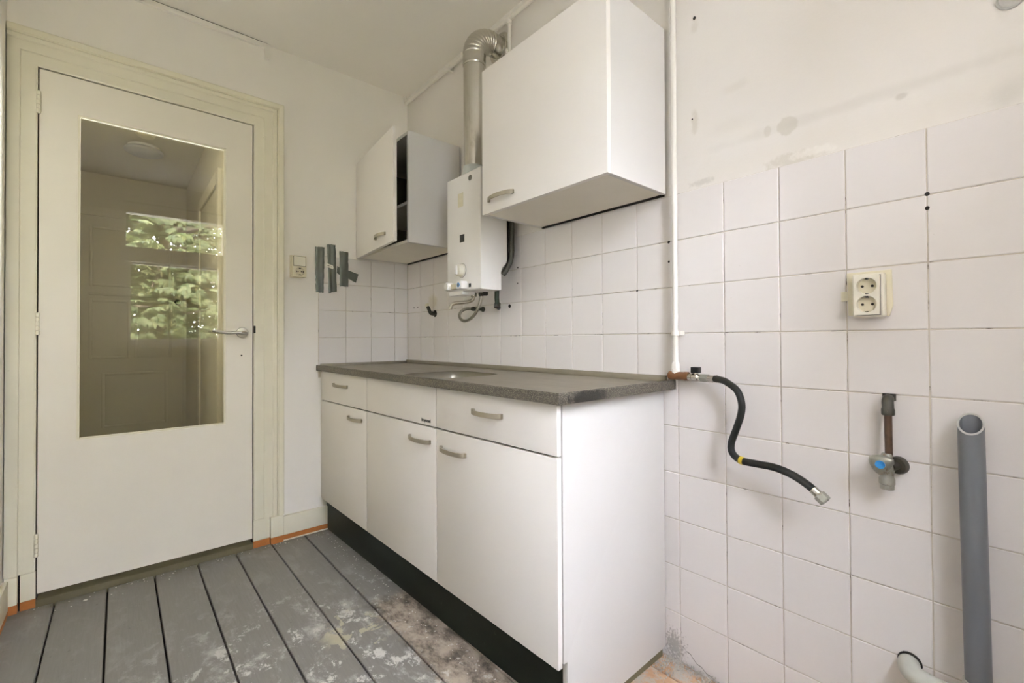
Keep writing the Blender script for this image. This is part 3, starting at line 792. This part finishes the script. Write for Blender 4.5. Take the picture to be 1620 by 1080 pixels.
iv = MB(); iv.tube([(-.052, -.755, 1.208), (-.002, -.790, 1.206)], .0085, 10); iv.lathe([(.012, -.006), (.012, .006)], (-.042, -.762, 1.208), (.8, -.5, 0), 6); iv.lathe([(.013, -.003), (.013, .004)], (-.004, -.789, 1.206), (1, 0, 0), 10)
iv.build('inlet_valve', 'dark_metal', wh)
MB().tube(smooth_path([(-.06, -.970, 1.282), (-.06, -.969, 1.250), (-.055, -.965, 1.224), (-.045, -.955, 1.212), (-.02, -.93, 1.208), (-.001, -.91, 1.207)], 5), .011, 12).build('gas_supply_pipe', 'green_pipe', wh)
MB().lathe([(.015, -.012), (.015, .010)], (-.051, -.961, 1.214), (.3, .2, 1), 8).build('elbow_nut', 'dark_metal', wh)

# ------------------------------------------------------------------ flue
fx, fy = -.152, -.928
fl = thing('flue_pipe', 'silver metal flue pipe with ribbed elbow rising from the water heater', 'flue pipe', (fx, fy, hz1))
MB().lathe([(.060, 0), (.060, .012), (.054, .03), (.0535, .046)], (fx, fy, hz1-.001), (0, 0, 1), 32).build('collar', 'collar', fl)
MB().lathe([(.050, 1.815), (.050, 2.322)], (fx, fy, 0), (0, 0, 1), 32).build('pipe', 'flue', fl)
MB().lathe([(.0515, 2.300), (.0535, 2.304), (.0535, 2.310), (.0522, 2.314), (.0522, 2.352)], (fx, fy, 0), (0, 0, 1), 32).build('sleeve', 'flue', fl)
path = []; rad = []
nb = 72; Rb = .098; z0e = 2.350
for q in range(nb+1):
    a = (pi/2)*q/nb
    path.append((fx+Rb-Rb*cos(a), fy, z0e+Rb*sin(a))); rad.append(.0500+.0038*abs(sin(pi*q/7.2)))
path.append((-.008, fy, z0e+Rb)); rad.append(.050)
MB().tube(path, rad, 32).build('ribbed_elbow', 'flue', fl, angle=80)
MB().lathe([(.074, 0), (.074, .003), (.070, .008), (.056, .010), (.054, .016)], (.003, fy, z0e+Rb), (-1, 0, 0), 36).build('wall_rosette', 'flue', fl)

# ------------------------------------------------------------------ white gas pipework
gp = thing('gas_pipe', 'white painted pipe along the ceiling and down the tiled wall', 'pipe', (-.028, -1.84, .95))
MB().tube(smooth_path([(-.02, -.014, 2.588), (-.02, -.014, 2.556), (-.02, -.020, 2.541), (-.02, -.034, 2.536), (-.02, -.06, 2.535)], 4) + [(-.02, -1.0, 2.535), (-.022, -1.80, 2.535)], .0088, 12).build('ceiling_run', 'pipe_white', gp)
MB().tube(smooth_path([(-.022, -1.79, 2.535), (-.023, -1.825, 2.532), (-.025, -1.838, 2.518), (-.026, -1.840, 2.49)], 4) + [(-.028, -1.840, .962)], .0085, 12).build('wall_drop', 'pipe_white', gp)
MB().tube([(-.02, -1.022, 2.535), (-.02, -1.022, 2.07)], .0088, 12).build('branch', 'pipe_white', gp)
tt = MB(); tt.tube([(-.02, -.998, 2.535), (-.02, -1.046, 2.535)], .0125, 12); tt.tube([(-.02, -1.022, 2.535), (-.02, -1.022, 2.508)], .0125, 12)
tt.build('tee_joint', 'pipe_white', gp)
def clip(y, z, vertical):
    m_ = MB()
    if vertical: m_.tube([(-.028, y, z-.008), (-.028, y, z+.008)], .0125, 12); m_.box(-.026, .003, y-.016, y+.016, z-.007, z+.007)
    else: m_.tube([(-.02, y-.007, z), (-.02, y+.007, z)], .0125, 12); m_.box(-.018, .003, y-.007, y+.007, z-.016, z+.016)
    m_.build('pipe_clip', 'pipe_white', gp, bevel=.001, seg=1)
clip(-.52, 2.535, False); clip(-1.45, 2.535, False); clip(-1.840, 1.071, True); clip(-1.840, 2.2, True)
MB().lathe([(.013, .955), (.014, .958), (.014, .972), (.0105, .980)], (-.028, -1.840, 0), (0, 0, 1), 6).build('pipe_nut', 'pipe_white', gp)

gv = thing('gas_hose', 'black rubber gas hose with valve and yellow band hanging off the tiled wall', 'hose', (-.03, -1.85, .935))
MB().lathe([(.009, -.002), (.0135, .002), (.0135, .020), (.0125, .024), (.0125, .050), (.0135, .054), (.0135, .066)], (-.030, -1.818, .936), (0, -1, 0), 16).build('rusty_tee', 'rust', gv)
MB().lathe([(.0125, .935), (.0125, .958)], (-.028, -1.840, 0), (0, 0, 1), 14).build('tee_neck', 'pipe_white', gv)
MB().lathe([(.0105, 0), (.0105, .012), (.012, .014), (.012, .03), (.009, .034), (.009, .044)], (-.031, -1.884, .934), (0, -1, 0), 16).build('valve_body', 'chrome', gv)
MB().lathe([(.007, .934), (.007, .950)], (-.031, -1.908, 0), (0, 0, 1), 12).build('valve_stem', 'chrome', gv)
B('valve_knob', 'black', gv, -.041, -.021, -1.921, -1.896, .948, .966, bevel=.002)
MB().lathe([(.0125, 0), (.0135, .002), (.0135, .022), (.0125, .024)], (-.034, -1.926, .934), (-.1, -1, 0), 6).build('hose_nut', 'zinc', gv)
MB().lathe([(.0095, 0), (.0095, .028), (.0115, .029)], (-.036, -1.948, .934), (-.1, -1, 0), 14).build('ferrule', 'chrome', gv)
HP = [(-.039, -1.970, .934), (-.043, -1.992, .932), (-.046, -2.010, .926), (-.05, -2.040, .905), (-.05, -2.052, .870), (-.05, -2.049, .836), (-.05, -2.036, .795), (-.05, -2.022, .752), (-.055, -2.028, .726), (-.06, -2.053, .712), (-.065, -2.095, .712), (-.07, -2.141, .713), (-.075, -2.183, .705), (-.08, -2.216, .691), (-.083, -2.238, .677)]
MB().tube(smooth_path(HP, 6), .0098, 14).build('rubber_hose', 'rubber', gv)
MB().tube([(-.0595, -2.050, .7125), (-.0612, -2.060, .7115)], .0112, 14).build('yellow_band', 'yellow', gv)
dv = Vector((-.005, -.030, -.023)).normalized(); e0 = Vector((-.0825, -2.233, .6805))
MB().lathe([(.011, 0), (.0105, .016), (.0095, .018)], e0, dv, 14).build('end_ferrule', 'chrome', gv)
MB().lathe([(.013, .016), (.0145, .018), (.0145, .034), (.0135, .036), (.010, .036), (.009, .026)], e0, dv, 6).build('end_nut', 'zinc', gv, smooth=False)

# ------------------------------------------------------------------ double socket on the tiles
ds = thing('double_socket', 'ivory double wall socket on a yellowed plate on the tiled wall', 'socket', (0, -2.338, 1.15))
MB().prism([(-2.292, 1.108), (-2.290, 1.214), (-2.377, 1.214), (-2.379, 1.130), (-2.372, 1.104)], 0, -.006, .0).build('backing_plate', 'cream', ds, bevel=.002)
hs = B('housing', 'ivory', ds, -.0362, -.006, -2.368, -2.307, 1.102, 1.206, bevel=.006, seg=3)
def socket_face(parent, x, y0, y1, z0, z1, wells, r, axis='x'):
    """face plate with real round recesses, looking towards -x"""
    bm = MB(); n = 24
    zs = [z0] + [ (wells[i][1]+wells[i+1][1])/2 for i in range(len(wells)-1)] + [z1]
    for (cy, cz), a, b in zip(wells, zs[:-1], zs[1:]):
        circ = [(cy+r*cos(2*pi*k/n), cz+r*sin(2*pi*k/n)) for k in range(n)]
        sq = []
        for (py, pz) in circ:
            dy, dz = py-cy, pz-cz
            t = min((y1-cy)/dy if dy > 1e-7 else (y0-cy)/dy if dy < -1e-7 else 1e9, (b-cz)/dz if dz > 1e-7 else (a-cz)/dz if dz < -1e-7 else 1e9)
            sq.append((cy+dy*t, cz+dz*t))
        for c in ((y0, a), (y1, a), (y1, b), (y0, b)):
            k = min(range(n), key=lambda i: (sq[i][0]-c[0])**2+(sq[i][1]-c[1])**2); sq[k] = c
        bm.add([(x, *p) for p in circ] + [(x, *p) for p in sq] + [(x+.012, cy+(p[0]-cy)*.93, cz+(p[1]-cz)*.93) for p in circ],
               [(k, (k+1) % n, n+(k+1) % n, n+k) for k in range(n)] + [(k, (k+1) % n, 2*n+(k+1) % n, 2*n+k) for k in range(n)] + [tuple(2*n+k for k in range(n))])
        bm.mi[-1] = 1
    rim_ = [(y0, z0), (y1, z0), (y1, z1), (y0, z1)]
    bm.add([(x, *p) for p in rim_] + [(x+.010, *p) for p in rim_], [(i, (i+1) % 4, 4+(i+1) % 4, 4+i) for i in range(4)])
    f = bm.build('face_plate', ['ivory', 'well'], parent, angle=30)
    for cy, cz in wells:
        for d in (-.0095, .0095):
            MB().lathe([(.0030, 0), (.0030, .0012)], (x+.0115, cy+d, cz), (-1, 0, 0), 10).build('pin_hole', 'gap', f)
        for d in (-1, 1):
            B('earth_clip', 'dark_metal', f, x+.001, x+.011, cy-.0025, cy+.0025, cz+d*r*.93-.0025, cz+d*r*.93+.001)
    return f
B('face_gap', 'badge', ds, -.0364, -.030, -2.3622, -2.3118, 1.1063, 1.2017)
socket_face(ds, -.0485, -2.361, -2.313, 1.1075, 1.2005, [(-2.337, 1.1325), (-2.337, 1.1755)], .0195)
MB().box(-.006, .001, -2.292, -2.278, 1.145, 1.168).build('old_filler', 'faded', ds)

# ------------------------------------------------------------------ switch and socket by the door
ss = thing('switch_socket', 'cream light switch with socket below, on the wall beside the door', 'switch', (-.65, 0, 1.45))
B('backing_plate', 'cream', ss, -.692, -.622, -.010, .005, 1.392, 1.510, bevel=.002)
B('housing', 'cream', ss, -.687, -.616, -.032, -.009, 1.394, 1.507, bevel=.004)
B('rocker_gap', 'gap', ss, -.6825, -.6205, -.0328, -.030, 1.4505, 1.5035)
B('rocker', 'ivory', ss, -.681, -.622, -.037, -.030, 1.452, 1.502, bevel=.003)
ym = -.0345
n = 24; sk = MB(); cx, cz, r = -.6515, 1.422, .0195
circ = [(cx+r*cos(2*pi*k/n), cz+r*sin(2*pi*k/n)) for k in range(n)]
big = [(cx+(r+.004)*cos(2*pi*k/n), cz+(r+.004)*sin(2*pi*k/n)) for k in range(n)]
sk.add([(p[0], ym-.002, p[1]) for p in circ] + [(p[0], -.0318, p[1]) for p in big] + [(cx+(p[0]-cx)*.93, -.0322, cz+(p[1]-cz)*.93) for p in circ],
       [(k, (k+1) % n, n+(k+1) % n, n+k) for k in range(n)] + [(k, (k+1) % n, 2*n+(k+1) % n, 2*n+k) for k in range(n)] + [tuple(2*n+k for k in range(n))])
so = sk.build('socket_ring', 'well', ss)
for d in (-.0085, .0085):
    MB().lathe([(.0032, 0), (.0032, .001)], (cx+d, -.0323, cz), (0, -1, 0), 10).build('pin_hole', 'gap', so)
for d in (-1, 1): B('earth_clip', 'gap', so, cx-.005, cx+.005, -.036, -.032, cz+d*.017-.002, cz+d*.017+.002)
for d in (-1, 1): B('earth_clip', 'gap', so, cx+d*.017-.002, cx+d*.017+.002, -.036, -.032, cz-.004, cz+.004)

# ------------------------------------------------------------------ duct tape strips and paper label
def strip(label, poly, rows, off, seed, group='grey duct tape strips on the back wall'):
    """poly: TL, TR, BR, BL in (x, z)"""
    rnd = random.Random(seed); TL, TR, BR, BL = [Vector(p) for p in poly]
    nx, nz = 6, rows; vs = []; fs = []
    cre = [rnd.uniform(0, .0042) for _ in range(nx+1)]
    for j in range(nz+1):
        b = j/nz
        for i in range(nx+1):
            a = i/nx
            p = (TL*(1-a)+TR*a)*(1-b) + (BL*(1-a)+BR*a)*b
            if 0 < i < nx: p.x += rnd.uniform(-.001, .001)
            elif 0 < j < nz: p.x += rnd.uniform(-.0012, .0012)
            if j in (0, nz): p.y += rnd.uniform(-.002, .002)
            hgt = off + (0 if i in (0, nx) else cre[i]*(.6+.4*sin(b*5+i+seed)) + rnd.uniform(0, .0006))
            vs.append((p.x, -hgt, p.y))
    for j in range(nz):
        for i in range(nx):
            a = j*(nx+1)+i; fs.append((a, a+1, a+nx+2, a+nx+1))
    m_ = MB().add(vs, fs)
    ring = [i for i in range(nx+1)] + [j*(nx+1)+nx for j in range(1, nz+1)] + [nz*(nx+1)+i for i in range(nx-1, -1, -1)] + [j*(nx+1) for j in range(nz-1, 0, -1)]
    L = len(ring)
    m_.add([vs[i] for i in ring] + [(vs[i][0], .003, vs[i][2]) for i in ring], [(k, (k+1) % L, L+(k+1) % L, L+k) for k in range(L)])
    o = m_.build('duct_tape', 'tape', None, angle=50)
    return tag(o, label, 'tape', group)
strip('upright grey duct tape strip nearest the light switch', [(-.561, 1.571), (-.512, 1.574), (-.517, 1.320), (-.558, 1.321)], 18, .0012, 1)
strip('tallest upright grey duct tape strip, a white label across it', [(-.499, 1.594), (-.452, 1.596), (-.444, 1.332), (-.489, 1.320)], 18, .0012, 2)
strip('short slanted grey duct tape strip pointing to the corner', [(-.443, 1.475), (-.318, 1.440), (-.333, 1.392), (-.443, 1.436)], 8, .0012, 4)
strip('short upright grey duct tape strip crossing over the slanted one', [(-.429, 1.563), (-.380, 1.563), (-.380, 1.364), (-.427, 1.362)], 14, .0045, 3)
pl = MB().hexa([(-.510, -.0045, 1.469), (-.466, -.0045, 1.456), (-.466, -.0038, 1.456), (-.510, -.0038, 1.469), (-.502, -.0045, 1.487), (-.461, -.0045, 1.475), (-.461, -.0038, 1.475), (-.502, -.0038, 1.487)])
plo = pl.build('paper_label', 'paper', None)
tag(plo, 'small white paper label stuck across the duct tape', 'label')
MB().hexa([(-.498, -.0049, 1.4735), (-.486, -.0049, 1.470), (-.486, -.0044, 1.470), (-.498, -.0044, 1.4735), (-.498, -.0049, 1.478), (-.486, -.0049, 1.4745), (-.486, -.0044, 1.4745), (-.498, -.0044, 1.478)]).build('pen_mark', 'black', plo)
MB().hexa([(-.484, -.0049, 1.472), (-.470, -.0049, 1.468), (-.470, -.0044, 1.468), (-.484, -.0044, 1.472), (-.484, -.0049, 1.4735), (-.470, -.0049, 1.4695), (-.470, -.0044, 1.4695), (-.484, -.0044, 1.4735)]).build('pen_mark', 'badge', plo)

# ------------------------------------------------------------------ cable trunking above the door
ct = thing('cable_trunking', 'slim white cable trunking along the top of the wall above the door', 'trunking', (-1.2, 0, 2.56))
B('trunking_run', 'white_trim', ct, XL+.001, -.826, -.012, .005, CZ-.026, CZ-.003, bevel=.001, seg=1)
B('trunking_gap', 'gap', ct, XL+.001, -.800, -.010, .005, CZ-.003, CZ-.0002)
cn = MB(); cn.box(-.826, -.792, -.0135, .005, CZ-.027, CZ-.003); cn.box(-.814, -.792, -.0135, .005, 2.512, CZ-.027)
cn.build('corner_piece', 'white_trim', ct)

# ------------------------------------------------------------------ capped tap stub on the kitchen tiles
st = thing('tap_stub', 'grimy brass pipe stub sticking out of the tiles above the worktop', 'pipe stub', (0, -.325, 1.206))
MB().tube(smooth_path([(.002, -.327, 1.206), (-.022, -.327, 1.207), (-.032, -.325, 1.215), (-.036, -.321, 1.230), (-.041, -.312, 1.249)], 5), [.012]*8+[.010]*13, 12).build('stub_pipe', 'dark_metal', st)
MB().lathe([(.008, -.006), (.013, -.004), (.013, .010), (.009, .013)], (-.041, -.312, 1.250), (-.25, .35, 1), 8).build('stub_nut', 'faded', st)
MB().lathe([(.020, 0), (.019, .003)], (.001, -.328, 1.206), (-1, 0, 0), 14).build('wall_opening', 'gap', st)

# ------------------------------------------------------------------ stop valve with blue mark
sv = thing('stop_valve', 'corroded stop valve with a blue dot on a brown pipe on the tiles', 'valve', (-.03, -2.367, .72))
MB().tube(smooth_path([(.002, -2.367, .908), (-.018, -2.369, .910), (-.027, -2.370, .904), (-.030, -2.371, .893), (-.030, -2.371, .878)], 5), .0112, 14).build('elbow_fitting', 'dark_metal', sv)
MB().lathe([(.0118, .874), (.0128, .877), (.0128, .887), (.0118, .890)], (-.030, -2.371, 0), (0, 0, 1), 14).build('elbow_collar', 'dark_metal', sv)
B('broken_tile_gap', 'gap', sv, -.0016, .002, -2.381, -2.356, .905, .921)
MB().tube([(-.030, -2.371, .880), (-.030, -2.3715, .772)], .0076, 14).build('brown_pipe', 'copper_old', sv)
MB().lathe([(.009, .786), (.0105, .782), (.0105, .774), (.013, .768), (.0155, .752), (.0135, .742), (.0125, .735), (.0150, .728), (.0150, .716), (.0135, .714), (.0135, .704), (.0105, .703)], (-.033, -2.368, 0), (0, 0, 1), 20).build('valve_body', 'zinc', sv)
MB().lathe([(.009, 0), (.009, .026), (.018, .027), (.0205, .033), (.0205, .040), (.015, .042)], (-.038, -2.375, .756), (1, -.25, 0), 18).build('wall_rosette', 'dark_metal', sv)
# rounded triangular handle, facing the room
A0, A1, A2 = Vector((-2.338, .780)), Vector((-2.388, .780)), Vector((-2.360, .736))
tri = []
cen = (A0+A1+A2)/3
for a, b, c in ((A0, A1, A2), (A1, A2, A0), (A2, A0, A1)):
    for k in range(6):
        t = k/6
        q = a*(1-t)+b*t; mid = (a+b)/2; bulge = (mid-cen).normalized()*.006*sin(pi*t)
        rr = .80+.2*min(1, min(t, 1-t)*5) if k == 0 else 1
        q = cen+(q+bulge-cen)*(.90 if k == 0 else .99)
        tri.append((q.x, q.y))
hv = MB(); L = len(tri); vs = []
for x, s_ in ((-.050, .80), (-.054, .97), (-.060, 1.0), (-.066, .95), (-.069, .78)):
    vs += [(x-(p[1]-cen.y)*.12, cen.x+(p[0]-cen.x)*s_, cen.y+(p[1]-cen.y)*s_) for p in tri]
fs = [(a*L+k, a*L+(k+1) % L, (a+1)*L+(k+1) % L, (a+1)*L+k) for a in range(4) for k in range(L)] + [tuple(range(L)), tuple(4*L+k for k in range(L))]
hv.add(vs, fs); vh = hv.build('valve_handle', 'zinc', sv, angle=60)
MB().lathe([(.0095, 0), (.0092, .0012)], (-.0690, -2.362, .765), (-1, 0, -.12), 18).build('blue_dot', 'blue', vh)
MB().tube([(-.036, -2.366, .756), (-.052, -2.364, .762)], .009, 12).build('valve_stem', 'zinc', sv)

# ------------------------------------------------------------------ grey drain pipe and pale waste elbow
dp = thing('drain_pipe', 'thick grey plastic drain pipe standing open against the tiled wall', 'pipe', (-.045, -2.512, FZ))
pt, pb = Vector((-.045, -2.507, .874)), Vector((-.045, -2.516, FZ+.001)); ax = (pt-pb).normalized(); Ln = (pt-pb).length
def cut_tube(r, z0, n=32):
    lo = [pb+ax*z0+Vector((r*cos(2*pi*k/n), r*sin(2*pi*k/n), 0)) for k in range(n)]
    hi = [pt+Vector((r*cos(2*pi*k/n), r*sin(2*pi*k/n), 1.0*r*cos(2*pi*k/n))) for k in range(n)]
    return lo, hi
n = 32
lo, hi = cut_tube(.0205, 0); MB().add(lo+hi, [(k, (k+1) % n, n+(k+1) % n, n+k) for k in range(n)]).build('pipe', 'pvc', dp)
lo2, hi2 = cut_tube(.0172, Ln-.25); MB().add(lo2+hi2, [(k, (k+1) % n, n+(k+1) % n, n+k) for k in range(n)]).build('pipe_inside', 'pvc', dp)
MB().add(hi+hi2, [(k, (k+1) % n, n+(k+1) % n, n+k) for k in range(n)]).build('cut_rim', 'pvc_cut', dp)
MB().lathe([(.0171, 0), (.0171, .002)], pb+ax*(Ln-.16), ax, 20).build('blockage', 'pvc', dp)
MB().lathe([(.0245, 0), (.0245, .325), (.0235, .335), (.0206, .336)], pb, ax, 28).build('pipe_socket', 'pale_pipe', dp)
we = thing('waste_pipe', 'pale grey waste pipe elbow coming out of the lower tiles', 'pipe', (-.03, -2.42, .30))
MB().tube(smooth_path([(.004, -2.398, .304), (-.012, -2.399, .304), (-.028, -2.405, .303), (-.040, -2.418, .302), (-.045, -2.436, .300), (-.046, -2.46, .298), (-.046, -2.498, .295)], 6), .0205, 20).build('elbow', 'pale_pipe', we)
MB().tube([(-.0447, -2.432, .3005), (-.0450, -2.436, .3002)], .0213, 20).build('joint_ring', 'pale_pipe', we)
MB().lathe([(.0225, 0), (.0215, .0016)], (.0006, -2.399, .3075), (-1, 0, 0), 18).build('wall_opening', 'gap', we)

# ------------------------------------------------------------------ rubble and flakes on the floor
rnd = random.Random(5); rb = MB()
for q in range(700):
    u, v = rnd.random(), rnd.random()
    if q % 3: x = -.004-abs(rnd.gauss(0, .020)); y = -1.80-rnd.random()*.30
    else: x = -.01-abs(rnd.gauss(0, .05)); y = -1.785-abs(rnd.gauss(0, .035))
    if x < -.16: continue
    s_ = rnd.uniform(.0015, .0045)*(1.3 if rnd.random() < .1 else 1)
    zc = FZ+s_*.4+max(0, .012-abs(x)*.5)*rnd.random()
    pts = [(x+rnd.uniform(-1, 1)*s_, y+rnd.uniform(-1, 1)*s_, zc+rnd.uniform(-.5, .5)*s_) for _ in range(3)]
    rb.add(pts+[(x, y, zc+s_), (x, y, zc-s_)], [(0, 1, 3), (1, 2, 3), (2, 0, 3), (1, 0, 4), (2, 1, 4), (0, 2, 4)])
rbo = rb.build('plaster_rubble', 'rubble', None, smooth=False)
tag(rbo, 'crumbled grey plaster rubble on the floor along the tiled wall', 'rubble', kind='stuff')
fk = MB()
def flake(x, y, s_):
    n = 7; a0 = rnd.random()*6
    pts = [(x+s_*rnd.uniform(.6, 1.1)*cos(a0+2*pi*k/n), y+s_*rnd.uniform(.5, 1)*sin(a0+2*pi*k/n)) for k in range(n)]
    fk.prism(pts, 2, FZ+.0015, FZ+.0030)
flake(-1.478, -.075, .008)
for q in range(60): flake(rnd.uniform(-1.65, -.55), -abs(rnd.gauss(.02, .03))-.02, rnd.uniform(.0012, .0032))
for q in range(110):
    y = rnd.uniform(-1.6, -.05); flake(-.52+.03*(-y/1.7)-abs(rnd.gauss(0, .03)), y, rnd.uniform(.0012, .003))
fko = fk.build('paint_flakes', 'flake', None, smooth=False)
tag(fko, 'tiny white paint flakes scattered on the grey floorboards', 'paint flakes', kind='stuff')

# ------------------------------------------------------------------ outside: ground and chestnut tree (seen mirrored in the door glass)
gr = struct(B('ground', 'bounce_ground', None, -30, 30, -40, YF-.27, -1.2, -.6))
def make_tree(label, base, H, seed, nbr, nlv):
    bx_, by_, bz_ = base
    tr = thing('chestnut_tree', label, 'tree', base)
    MB().tube(smooth_path([(bx_, by_, bz_), (bx_+.05, by_+.05, bz_+H*.33), (bx_+.1, by_, bz_+H*.6), (bx_+.12, by_+.1, bz_+H)], 4), [.20]*5+[.16]*4+[.08]*4, 12).build('trunk', 'bark', tr)
    rnd = random.Random(seed); br = MB(); lv = MB()
    for q in range(nbr):
        a = rnd.uniform(0, 2*pi); zb = bz_+rnd.uniform(.20, 1.0)*H; L = rnd.uniform(1.0, 2.7)
        p0 = Vector((bx_+.1, by_+.03, zb)); p1 = p0+Vector((cos(a)*L, sin(a)*L*.75, rnd.uniform(-.5, .6)))
        pm = (p0+p1)/2+Vector((0, 0, .15)); br.tube([p0, pm, p1], [.04, .025, .008], 6)
        for w_ in range(nlv):
            t = rnd.uniform(.3, 1.08); c = p0.lerp(p1, t)+Vector((rnd.gauss(0, .24), rnd.gauss(0, .24), rnd.gauss(0, .22)))
            u = Vector((rnd.gauss(0, 1), rnd.gauss(0, 1), rnd.gauss(0, .35))).normalized()
            nrm = Vector((rnd.gauss(0, .4), rnd.gauss(0, .4)+.5, 1)).normalized()
            u = (u-nrm*u.dot(nrm)).normalized(); vv = nrm.cross(u)
            S = rnd.uniform(.11, .20)
            for k_ in range(7):
                g_ = radians(-105+35*k_); d = u*cos(g_)+vv*sin(g_); s2 = nrm.cross(d)
                l_ = S*(1-.10*abs(k_-3)); wd_ = l_*.19; dn = Vector((0, 0, -1))*l_*.3
                lv.add([c, c+d*l_*.6+s2*wd_, c+d*l_+dn, c+d*l_*.6-s2*wd_], [(0, 1, 2, 3)])
    br.build('branches', 'bark', tr)
    lv.build('foliage', 'leaf', tr, smooth=False)
make_tree('leafy green chestnut tree outside the window, mirrored in the door glass', (-.9, -7.4, -.6), 3.8, 21, 140, 32)

for o in bpy.data.objects:
    if '_o' in o: del o['_o']
